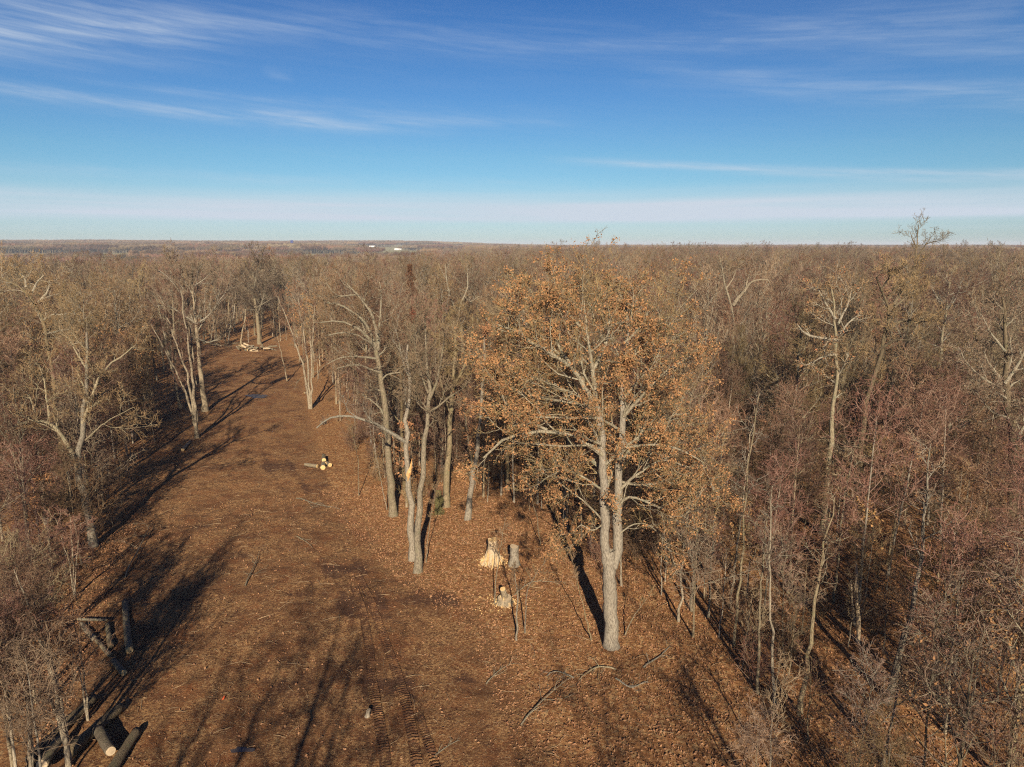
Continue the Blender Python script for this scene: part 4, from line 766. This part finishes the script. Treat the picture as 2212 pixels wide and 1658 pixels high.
# wheel tracks with tread
def track(px, wd, seed):
    rng = np.random.default_rng(seed); W = np.array([G(X, Y) for X, Y in px]); P, L = resample(W, int(np.linalg.norm(W[-1]-W[0])/0.035)); n = len(P); T = norm(np.gradient(P, axis=0)); N = np.stack([-T[:, 1], T[:, 0], 0*T[:, 0]], 1)
    k = 15; u = np.linspace(-1, 1, k); s_ = np.arange(n)*0.035
    X_ = P[:, None, 0] + N[:, None, 0]*u*wd/2; Y_ = P[:, None, 1] + N[:, None, 1]*u*wd/2
    gxi = np.clip(np.searchsorted(gx, X_) - 1, 0, nx-2); gyi = np.clip(np.searchsorted(gy, Y_) - 1, 0, ny-2)
    fx = (X_-gx[gxi])/(gx[gxi+1]-gx[gxi]); fy = (Y_-gy[gyi])/(gy[gyi+1]-gy[gyi])
    z = (HH[gyi, gxi]*(1-fx)+HH[gyi, gxi+1]*fx)*(1-fy)+(HH[gyi+1, gxi]*(1-fx)+HH[gyi+1, gxi+1]*fx)*fy
    tread = np.clip(np.sin((s_[:, None] + np.abs(u)*0.10)*2*PI/0.21)*1.6, -1, 1)*0.5+0.5
    ed = np.clip((1-np.abs(u))/0.22, 0, 1); vis = np.clip(0.6 + 0.8*vnoise(X_/0.8, Y_/0.8, seed), 0, 1)*np.clip(1.35 - s_/s_[-1], 0, 1)[:, None]
    berm = np.exp(-((np.abs(u)-0.86)/0.13)**2)*0.05
    z = z + 0.012 + berm + (tread*0.10*vis - 0.015)*ed - 0.09*(np.abs(u) > 0.97)
    i = np.arange(n-1)[:, None]*k; j = np.arange(k-1)[None, :]; Fq = np.stack([i+j, i+j+1, i+k+j+1, i+k+j], -1).reshape(-1, 4)
    me = mesh_np('track', np.stack([X_, Y_, z], -1).reshape(-1, 3), [(Fq, 0)], [M['ground']]); a = me.attributes.new('clearing', 'FLOAT', 'POINT'); a.data.foreach_set('value', np.ones(n*k, dtype=np.float32)); a = me.attributes.new('worn', 'FLOAT', 'POINT'); a.data.foreach_set('value', np.full(n*k, 0.55, dtype=np.float32)); tag(put('dirt_track', me), kind='structure')
M['track'] = plain_mat('track_soil', (0.13, 0.068, 0.045), (0.21, 0.125, 0.075), 7.0, 0.95, 0.6)
track([(838, 1690), (826, 1600), (812, 1520), (802, 1460), (798, 1400), (785, 1330), (765, 1270)], 0.62, 1)
track([(905, 1690), (893, 1600), (873, 1500), (850, 1430), (826, 1370), (800, 1300), (772, 1240)], 0.62, 2)
track([(950, 1690), (930, 1620), (912, 1570), (905, 1540)], 0.5, 3)

# ------------------------------------------------------------------ the wood: scattered trees
rng = np.random.default_rng(2024)
def scatter(spacing, y0, y1, pad, seed, test):
    r = np.random.default_rng(seed); g = np.arange(-y1, y1, spacing); yy = np.arange(y0, y1, spacing*0.87); A, B = np.meshgrid(g, yy); A = A + (np.arange(len(yy)) % 2)[:, None]*spacing/2
    A = A + r.uniform(-0.42, 0.42, A.shape)*spacing; B = B + r.uniform(-0.42, 0.42, B.shape)*spacing; x, y = A.ravel(), B.ravel()
    k = np.abs(x) < y*0.735 + pad; x, y = x[k], y[k]; k = test(x, y); return x[k], y[k]
HXY = np.array(heroes)
def free(x, y, rad): return np.min(np.hypot(x[:, None]-HXY[None, :, 0], y[:, None]-HXY[None, :, 1]), axis=1) > rad
# view corridors that the photo shows open: nothing tall between the camera and the hero bases
OPEN = np.array([G(*p)[:2] for p in ((-300, 1950), (-40, 1450), (150, 1330), (235, 1200), (300, 1060), (380, 850), (450, 745), (600, 740), (690, 870), (790, 1030), (870, 1130), (1000, 1085), (1130, 1120), (1210, 1180), (1330, 1300), (1420, 1330), (1560, 1500), (1700, 1900))] + [[18, 5], [-20, 5]])
def outside(x, y, m): return np.where(in_poly(x, y, OPEN), -1, 1)*poly_dist(x, y, OPEN) > m
T = []    # (x, y, kind, variant, scale)
def mat_test(x, y): return outside(x, y, 2.2) & free(x, y, 3.2) & (~((x > 6) & (y < 60) & (x > 0.28*y))) & (~((x < 0) & (y < 52)))
xs, ys = scatter(6.6, 14, 330, 8, 1, mat_test)
for x, y in zip(xs, ys):
    k = 'oak' if rng.random() < 0.5 else 'ash'; T.append((x, y, k, int(rng.integers(3)), rng.uniform(0.66, 1.05)*(1.1 if rng.random() < 0.08 else 1)))
xs, ys = scatter(4.1, 20, 190, 8, 2, lambda x, y: outside(x, y, 1.0) & free(x, y, 1.6))
for x, y in zip(xs, ys):
    D = math.hypot(x, y); q = rng.random()
    if D > 120 and q < 0.5: continue
    if x > 0 and D < 36 and q < 0.35: continue
    if q > 0.88: T.append((x, y, 'leafy', 0 if (D < 55 or q < 0.96) else 1, rng.uniform(0.7, 1.1)))
    else: T.append((x, y, 'young', int(rng.integers(4)), rng.uniform(0.7, 1.15) * (0.85 if D < 50 else 1.0)))
xs, ys = scatter(2.7, 24, 110, 4, 3, lambda x, y: outside(x, y, 0.3) & free(x, y, 0.8))
for x, y in zip(xs, ys):
    q = rng.random()
    if q < 0.30: T.append((x, y, 'sapling', int(rng.integers(2)), rng.uniform(0.6, 1.15)))
    elif q < 0.62: T.append((x, y, 'shrub', int(rng.integers(2)), rng.uniform(0.5, 1.05)))
# trees behind and beside the camera whose shadows fall across the clearing
for x, y, s_ in ((-8.2, 2.5, 1.02), (-10.8, -0.5, 1.0), (-6.4, -3.0, 1.0), (-13.5, 1.5, 0.85), (-20.5, 11.5, 1.05), (-33, 26, 0.85), (12.6, 3.0, 1.0), (19.5, 8, 0.95), (7.0, -5, 1.0), (27, 19, 0.85)):
    T.append((x, y, 'back', 0, s_))
hp = dict(oak=(19.5, 18.5, 20), ash=(20, 18.5, 17.5), young=(12.5, 11, 14, 9.5), sapling=(6, 4.8), leafy=(8, 14.5), shrub=(2.6, 3.2), back=(19.5,))
def size_of(t): return hp[t[2]][t[3]]*t[4]/math.hypot(t[0], t[1])
tall = sorted([t for t in T if t[2] in ('oak', 'ash', 'young', 'leafy') and (abs(t[0]) < t[1]*0.735 + 4) and t[1] > 22], key=size_of, reverse=True)
chosen = set(id(t) for t in tall[:255])
for kk, lim in (('sapling', 120), ('shrub', 150)):
    v = sorted([t for t in T if t[2] == kk], key=size_of, reverse=True); chosen |= set(id(t) for t in v[:lim])
# label words: what a thing looks like and where it stands
def where(x, y):
    u = x / y; side = u
    if u < -0.52: z = 'at the left border of the wood'
    elif u < -0.36: z = 'left of the crooked two-armed tree' if y < 70 else 'behind the crooked two-armed tree'
    elif u < -0.20: z = 'in the wood left of the white-trunked tree' if y > 90 else 'on the left rim of the clearing'
    elif u < -0.04: z = 'behind the old pale-limbed tree' if y > 60 else 'behind the twin trunks'
    elif u < 0.14: z = 'in the canopy left of the leafy oak' if y > 60 else 'just behind the leafy oak'
    elif u < 0.28: z = 'right behind the leafy oak crown' if y > 55 else 'among the thin stems right of the leafy oak'
    elif u < 0.42: z = 'below the bleached V-fork tree' if y < 70 else 'around the bleached V-fork tree'
    elif u < 0.56: z = 'below the dark leaning oak' if y < 55 else 'behind the dark leaning oak'
    else: z = 'near the massive trunk at the right border' if y < 60 else 'behind the massive trunk at the right border'
    d = 'close' if y < 42 else ('nearer' if y < 58 else ('middle' if y < 78 else ('farther' if y < 100 else 'farthest')))
    return z, d
BACKT = [proto(74, 19.5, 0.27, style('oak', m1=13, m2=6, m3=4, m4=2, tw=0.018, l1=0.46), 'bark_grey', 'bark_grey', 'twig_grey'), proto(75, 19.5, 0.24, style('ash', m1=14, m2=6, m3=4, m4=2, tw=0.018, a1=0.5), 'bark_grey', 'bark_grey', 'twig_grey')]
LOOK = {('oak', 0): 'bare tan-twigged round-crowned tree', ('oak', 1): 'bare dark-trunked crooked tree', ('oak', 2): 'bare reddish round-crowned tree', ('ash', 0): 'bare grey upright tree', ('ash', 1): 'bare pale-trunked upright tree', ('ash', 2): 'bare reddish upright tree',
        ('young', 0): 'slender pale-stemmed reddish tree', ('young', 1): 'slender grey tree', ('young', 2): 'tall slender pale-stemmed tree', ('young', 3): 'short spreading tan tree', ('leafy', 0): 'small tree holding orange leaves', ('leafy', 1): 'bigger tree with sparse orange leaves',
        ('sapling', 0): 'pale thin sapling', ('sapling', 1): 'reddish bushy sapling', ('shrub', 0): 'tan twiggy shrub', ('shrub', 1): 'reddish twiggy shrub'}
NAME = dict(oak='bare_tree', ash='bare_tree', young='young_tree', leafy='leafy_tree', sapling='sapling', shrub='shrub')
rest = {}
for t in T:
    x, y, k, v, s_ = t; z = float(terrain(x, y)) - 0.05; rz = rng.random()*6.28
    if k == 'back':
        o = plant('bare_tree', BACKT[int(abs(x)*10) % 2]['parts'], (x, y, z), rz, s_, 'bare tree beside the viewpoint whose shadow falls on the clearing', 'tree', 'trees casting shadows from outside the view'); continue
    if id(t) in chosen:
        pz, pd = where(x, y); lab = LOOK[(k, v)] + ' ' + pz + ', ' + pd + ' row'; pp = SHRUB[v] if k == 'shrub' else PR[k][v]
        o = plant(NAME[k], pp['parts'], (x, y, z), rz, s_, lab, 'shrub' if k == 'shrub' else ('sapling' if k == 'sapling' else 'tree'), lab.replace(', ' + pd + ' row', '') + 's ' + pd)
        o.rotation_euler = (rng.normal()*0.03, rng.normal()*0.03, rz)
    else: rest.setdefault((k, v), []).append((x, y, z, rz, s_))

# ------------------------------------------------------------------ everything beyond: one wood
LIB = bpy.data.collections.new('forest_library')      # never linked: only instanced by the forest
def joined(geos, mats):
    g = Geo(); off = 0; F_ = []
    for gg, mi0 in geos:
        if gg.n == 0: continue
        for V in gg.V: g.V.append(V)
        for f, mi in gg.F: F_.append((f + off, mi + mi0))
        off += gg.n
    return mesh_np('forest_tree', np.concatenate(g.V), F_, mats, False)
def lib_tree(seed, h, r, st, bark, limb, twig, **kw):
    gt, gc, gl = tree_geo(seed, h, r, st, n0=8, **kw); me = joined([(gt, 0), (gc, 1), (gl, 3)], [M[bark], M[limb], M[twig], M['leaf']])
    o = bpy.data.objects.new('forest_tree', me); LIB.objects.link(o); return o
lib = {}; order = []
def reg(key, o): lib[key] = len(order); order.append(o)
FAR = dict(m1=13, m2=6, m3=5, m4=3, tw=0.026)
names_cols = []
def lib_add(key, o): o.name = 'forest_%02d' % len(order); reg(key, o)
lib_add(('oak', 0), lib_tree(301, 19.5, 0.26, style('oak', **FAR), 'bark_grey', 'bark_grey', 'twig_tan'))
lib_add(('oak', 1), lib_tree(302, 18.5, 0.24, style('oak', **FAR), 'bark_grey', 'bark_limb', 'twig_grey'))
lib_add(('oak', 2), lib_tree(303, 20.0, 0.25, style('oak', **FAR), 'bark_grey', 'bark_grey', 'twig_red'))
lib_add(('ash', 0), lib_tree(304, 20.0, 0.20, style('ash', **FAR), 'bark_grey', 'bark_limb', 'twig_grey'))
lib_add(('ash', 1), lib_tree(305, 18.5, 0.17, style('ash', **FAR), 'bark_pale', 'bark_grey', 'twig_tan'))
lib_add(('ash', 2), lib_tree(306, 17.5, 0.16, style('ash', **FAR), 'bark_grey', 'bark_grey', 'twig_red'))
for v in range(4): lib_add(('young', v), lib_tree(307+v, hp['young'][v], 0.09, style('young', m1=11, m2=5, m3=4, m4=3, tw=0.017), 'bark_pale', 'twig_grey', ('twig_red', 'twig_grey', 'twig_red', 'twig_tan')[v]))
for v in range(2): lib_add(('sapling', v), lib_tree(315+v, hp['sapling'][v], 0.04, style('sapling', tw=0.012), 'bark_pale', 'twig_grey', ('twig_grey', 'twig_red')[v]))
lib_add(('leafy', 0), lib_tree(317, 8.0, 0.09, style('young', leaf=2, lsize=0.22, lkeep=0.4, m1=11, m2=5, m3=3, m4=3, tw=0.015), 'bark_pale', 'twig_grey', 'twig_tan'))
lib_add(('leafy', 1), lib_tree(318, 14.5, 0.15, style('oak', leaf=2, lsize=0.24, lkeep=0.25, m1=12, m2=5, m3=4, m4=3, tw=0.02), 'bark_grey', 'bark_grey', 'twig_tan'))
for v in range(2):
    a, b, c_ = shrub_geo(320+v, hp['shrub'][v], 5); o = bpy.data.objects.new('forest_shrub', joined([(a, 0), (b, 0)], [M['twig_tan'], M[('twig_tan', 'twig_red')[v]]])); LIB.objects.link(o); lib_add(('shrub', v), o)
def clump(seed, twig):
    """a 46 m patch of distant bare canopy: domed crowns of many short twigs on trunks"""
    r = np.random.default_rng(seed); g = Geo()
    for q in range(42):
        cx, cy = r.uniform(-23, 23, 2); h = r.uniform(13, 18); rad = r.uniform(3.2, 5.2); n = 120
        tubes(g, np.array([[[cx, cy, 0], [cx, cy, h*0.8]]]), np.array([[0.28, 0.12]]), 3, 0)
        d = norm(r.standard_normal((n, 3))); d[:, 2] = np.abs(d[:, 2])*1.1 - 0.15; p0 = np.array([cx, cy, h*0.52]) + d*rad*0.45*np.array([1, 1, 0.9]); p1 = np.array([cx, cy, h*0.52]) + d*rad*np.array([1, 1, 1.5])*r.uniform(0.75, 1.12, (n, 1))
        tubes(g, np.stack([p0, (p0+p1)/2 + r.standard_normal((n, 3))*0.25, p1], 1), np.tile([0.15, 0.12, 0.05], (n, 1)), 3, 1)
    me = g.mesh('forest_clump', [M['bark_grey'], M[twig]], False); o = bpy.data.objects.new('forest_clump', me); LIB.objects.link(o); return o
for v in range(3): lib_add(('clump', v), clump(330+v, ('twig_tan', 'twig_grey', 'twig_red')[v]))

pts = []
for (k, v), L in rest.items():
    for (x, y, z, rz, s_) in L: pts.append((x, y, z, lib[(k, v)], rz, s_))
# middle distance, single trees
def wedge(spacing, d0, d1, seed, test):
    r = np.random.default_rng(seed); x, y = scatter(spacing, d0*0.7, d1, 12, seed, lambda x, y: (np.hypot(x, y) > d0) & (np.hypot(x, y) < d1) & (y > 0)); k = test(x, y); return x[k], y[k]
def wood_ok(x, y):
    az = np.degrees(np.arctan2(x, y)); D = np.hypot(x, y)
    return ~field_mask(x, y)
xs, ys = wedge(7.2, 330, 900, 5, lambda x, y: wood_ok(x, y) & ((np.degrees(np.arctan2(x, y)) > -8) | (np.hypot(x, y) < 430)))
zs = terrain(xs, ys)
for x, y, z in zip(xs, ys, zs):
    k = ('oak', int(rng.integers(3))) if rng.random() < 0.55 else ('ash', int(rng.integers(3))); pts.append((x, y, z, lib[k], rng.random()*6.28, rng.uniform(0.68, 1.08)*(1.24 if rng.random() < 0.06 else 1)))
xs, ys = wedge(36, 880, 4300, 6, wood_ok); zs = terrain(xs, ys)
for x, y, z in zip(xs, ys, zs): pts.append((x, y, z, lib[('clump', int(rng.integers(3)))], rng.random()*6.28, rng.uniform(0.7, 1.35)))
# scattered hedgerow trees in the far fields
xs, ys = wedge(60, 1100, 3300, 8, lambda x, y: field_mask(x, y)); kq = rng.random(len(xs)) < 0.12
for x, y, z in zip(xs[kq], ys[kq], terrain(xs[kq], ys[kq])): pts.append((x, y, z, lib[('oak', int(rng.integers(3)))], rng.random()*6.28, rng.uniform(0.6, 0.9)))
pts = np.array(pts)
def instancer(name, pts, kind_label):
    me = bpy.data.meshes.new(name); me.vertices.add(len(pts)); me.vertices.foreach_set('co', pts[:, :3].astype(np.float32).ravel())
    for nm, c_ in (('which', 3), ('turn', 4), ('size', 5)):
        if nm == 'which': a = me.attributes.new(nm, 'INT', 'POINT'); a.data.foreach_set('value', pts[:, c_].astype(np.int32))
        else: a = me.attributes.new(nm, 'FLOAT', 'POINT'); a.data.foreach_set('value', pts[:, c_].astype(np.float32))
    o = put(name, me); ng = bpy.data.node_groups.new(name, 'GeometryNodeTree'); ng.interface.new_socket('Geometry', in_out='INPUT', socket_type='NodeSocketGeometry'); ng.interface.new_socket('Geometry', in_out='OUTPUT', socket_type='NodeSocketGeometry')
    N = ng.nodes; gi = N.new('NodeGroupInput'); go = N.new('NodeGroupOutput'); ci = N.new('GeometryNodeCollectionInfo'); ci.inputs['Collection'].default_value = LIB; ci.inputs['Separate Children'].default_value = True; ci.inputs['Reset Children'].default_value = True
    ip = N.new('GeometryNodeInstanceOnPoints'); ip.inputs['Pick Instance'].default_value = True
    def na(nm, ty): q = N.new('GeometryNodeInputNamedAttribute'); q.data_type = ty; q.inputs['Name'].default_value = nm; return q.outputs['Attribute']
    cx = N.new('ShaderNodeCombineXYZ'); lk = ng.links.new; lk(na('turn', 'FLOAT'), cx.inputs[2]); lk(gi.outputs[0], ip.inputs['Points']); lk(ci.outputs[0], ip.inputs['Instance']); lk(na('which', 'INT'), ip.inputs['Instance Index'])
    lk(cx.outputs[0], ip.inputs['Rotation']); lk(na('size', 'FLOAT'), ip.inputs['Scale']); lk(ip.outputs[0], go.inputs[0])
    md = o.modifiers.new(name, 'NODES'); md.node_group = ng; return tag(o, kind='stuff')
instancer('forest', pts, '')
print('forest instances', len(pts), 'individual', len(chosen))

# ------------------------------------------------------------------ litter on the floor
r = np.random.default_rng(5); n = 110000
D = np.sqrt(r.random(n)*(70**2-27**2)+27**2); aa = r.uniform(-0.66, 0.66, n); x = D*np.sin(aa); y = D*np.cos(aa); cdv = soil_d(x, y); kq = (cdv < 1.0) | (r.random(n) < 0.10); x, y = x[kq], y[kq]
gxi = np.clip(np.searchsorted(gx, x)-1, 0, nx-2); gyi = np.clip(np.searchsorted(gy, y)-1, 0, ny-2); z = HH[gyi, gxi]
c = np.stack([x, y, z+0.03], 1); g = Geo(); P = np.stack([c, c + r.standard_normal(c.shape)*0.02], 1); leaves(g, P, r, 1, 0.115, 0.03)
tag(put('leaf_litter', g.mesh('leaf_litter', [M['leaf_pink'] , M['leaf']], False)), kind='stuff')
n = 6500; D = np.sqrt(r.random(n)*(85**2-27**2)+27**2); aa = r.uniform(-0.62, 0.45, n); x = D*np.sin(aa); y = D*np.cos(aa); kq = (clear_d(x, y) > -6) | (r.random(n) < 0.4); x, y = x[kq], y[kq]; n = len(x)
gxi = np.clip(np.searchsorted(gx, x)-1, 0, nx-2); gyi = np.clip(np.searchsorted(gy, y)-1, 0, ny-2); z = HH[gyi, gxi]+0.03
L_ = r.exponential(0.24, n).clip(0.08, 1.8); a = r.random(n)*6.28; p0 = np.stack([x, y, z], 1); p2 = p0 + np.stack([np.cos(a)*L_, np.sin(a)*L_, r.uniform(-0.02, 0.10, n)*L_], 1); p1 = (p0+p2)/2 + np.stack([r.standard_normal(n)*0.08*L_, r.standard_normal(n)*0.08*L_, 0.03+0*L_], 1)
g = Geo(); rr = (0.006+0.010*L_)[:, None]*np.array([[1, 0.9, 0.5]]); tubes(g, np.stack([p0, p1, p2], 1), rr, 4)
M['debris'] = plain_mat('straw_twigs', (0.40, 0.28, 0.16), (0.12, 0.075, 0.045), 0.9)
tag(put('twig_debris', g.mesh('twig_debris', [M['debris']], False)), kind='stuff')

# ------------------------------------------------------------------ far farms
M['white'] = plain_mat('white_paint', (0.8, 0.8, 0.78), (0.7, 0.7, 0.68)); M['blue'] = plain_mat('blue_enamel', (0.02, 0.03, 0.16), (0.02, 0.025, 0.12)); M['roof'] = plain_mat('grey_roof', (0.45, 0.43, 0.42), (0.35, 0.33, 0.33)); M['roof_red'] = plain_mat('brown_roof', (0.30, 0.16, 0.12), (0.22, 0.12, 0.1))
M['dark'] = plain_mat('dark_opening', (0.03, 0.03, 0.035), (0.05, 0.05, 0.05))
def far_pos(X, Y, D): d = ray(X, Y); k = D/math.hypot(d.x, d.y); return d.x*k, d.y*k, CAM_H + d.z*k
def barn(X, Y, D, wd, dp, h, label, roof='roof', rz=0.0, name='barn', cat='barn'):
    wd, dp, h = wd*0.55, dp*0.7, h*0.62
    c_ = [(abs(float(terrain(*far_pos(X, Y, q)[:2])) - far_pos(X, Y, q)[2]), q) for q in np.arange(max(1000, D-700), D+900, 10)]; D = min(c_)[1]; x, y, z = far_pos(X, Y, D); zg = float(terrain(x, y)); z0 = zg; o = empty(name, (x, y, z0), rz); hw, hd = wd/2, dp/2; g = Geo()
    b = zg - z0 - 3
    V = [[-hw, -hd, b], [hw, -hd, b], [hw, hd, b], [-hw, hd, b], [-hw, -hd, h], [hw, -hd, h], [hw, hd, h], [-hw, hd, h], [-hw, 0, h+dp*0.22], [hw, 0, h+dp*0.22]]
    g.add(V, [[0, 1, 5, 4], [1, 2, 6, 5], [2, 3, 7, 6], [3, 0, 4, 7]]); g.F.append((np.array([[4, 8, 7], [5, 6, 9]]), 0)); put('wall', g.mesh('barn_wall', [M['white']], False), o)
    g = Geo(); e = 0.5; t_ = 0.25; rz_ = h+dp*0.22; V = []
    for sx in (-hw-e, hw+e): V += [[sx, -hd-e, h-0.1], [sx, 0, rz_+0.1], [sx, hd+e, h-0.1], [sx, -hd-e, h-0.1+t_], [sx, 0, rz_+0.1+t_], [sx, hd+e, h-0.1+t_]]
    g.add(V, [[0, 1, 7, 6], [1, 2, 8, 7], [3, 9, 10, 4], [4, 10, 11, 5], [0, 6, 9, 3], [2, 5, 11, 8]]); put('roof', g.mesh('barn_roof', [M[roof]], False), o)
    g = Geo(); n = max(2, int(wd/8))
    for i in range(n):
        cx = -hw + (i+0.5)*wd/n; g.add([[cx-1.1, -hd-0.06, 0.9], [cx+1.1, -hd-0.06, 0.9], [cx+1.1, -hd-0.06, 2.2], [cx-1.1, -hd-0.06, 2.2]], [[0, 1, 2, 3]])
    put('window', g.mesh('barn_window', [M['dark']], False), o); return tag(o, label, cat)
barn(222, 541, 1450, 48, 14, 5, 'long white barn in the valley, nearer the left border of the two')
barn(252, 541, 1480, 36, 14, 5, 'second long white barn directly right of the first')
barn(75, 539, 1600, 26, 12, 5, 'small pale farmhouse among trees at the far left', 'roof_red', name='farmhouse', cat='house')
for i, (X, Y, D, wd, lab) in enumerate(((650, 529, 2600, 26, 'white house right of the dark blue silo'), (668, 533, 2500, 30, 'pale farm shed below the white house by the silo'), (788, 531, 2300, 34, 'white barn on the hill crest between silo and scarred trunk'), (805, 534, 2250, 42, 'long white shed below the crest barn'),
        (860, 541, 1950, 36, 'low pale shed in the open valley field'), (925, 543, 1850, 44, 'long pale barn at the valley field edge'), (1150, 540, 1700, 26, 'white house among trees above the leafy oak, first'), (1168, 541, 1700, 22, 'white gabled house just right of that first one'), (745, 531, 2400, 22, 'small white house on the crest, left of the crest barn'))):
    barn(X, Y, D, wd, 12, 5, lab, 'roof' if i % 2 else 'white', name='barn' if wd > 28 else 'farmhouse', cat='barn' if wd > 28 else 'house')
x, y, z = far_pos(631, 530, 2550); zg = float(terrain(x, y)); k = 20; a = np.arange(k)*2*PI/k; o = empty('farm_silo', (x, y, zg))
g = Geo(); hs = CAM_H + 2550*(528-520.5)/F - zg; tubes(g, np.array([[[0, 0, -2], [0, 0, hs]]]), np.array([[5.0, 5.0]]), 20); put('body', g.mesh('silo_body', [M['blue']]), o)
g = Geo(); tubes(g, np.array([[[0, 0, hs], [0, 0, hs+1.2], [0, 0, hs+1.9]]]), np.array([[5.1, 3.8, 0.4]]), 20); put('roof', g.mesh('silo_roof', [M['blue']]), o); tag(o, 'tall dark blue silo standing on the far skyline', 'silo')

# ------------------------------------------------------------------ the air between here and the hills
me = bpy.data.meshes.new('haze'); x0, x1, y0, y1, z0, z1 = -9100, 9100, -500, 9700, float(HH.min())-1, 48.0
me.from_pydata([(x0, y0, z0), (x1, y0, z0), (x1, y1, z0), (x0, y1, z0), (x0, y0, z1), (x1, y0, z1), (x1, y1, z1), (x0, y1, z1)], [], [(0, 3, 2, 1), (4, 5, 6, 7), (0, 1, 5, 4), (1, 2, 6, 5), (2, 3, 7, 6), (3, 0, 4, 7)])
hm = bpy.data.materials.new('haze'); hm.use_nodes = True; t = hm.node_tree; t.nodes.clear(); v = t.nodes.new('ShaderNodeVolumePrincipled'); o_ = t.nodes.new('ShaderNodeOutputMaterial'); t.links.new(v.outputs[0], o_.inputs['Volume'])
v.inputs['Color'].default_value = (0.80, 0.87, 1.0, 1); v.inputs['Density'].default_value = 0.00013; v.inputs['Anisotropy'].default_value = 0.0
me.materials.append(hm); tag(put('haze', me), kind='stuff')
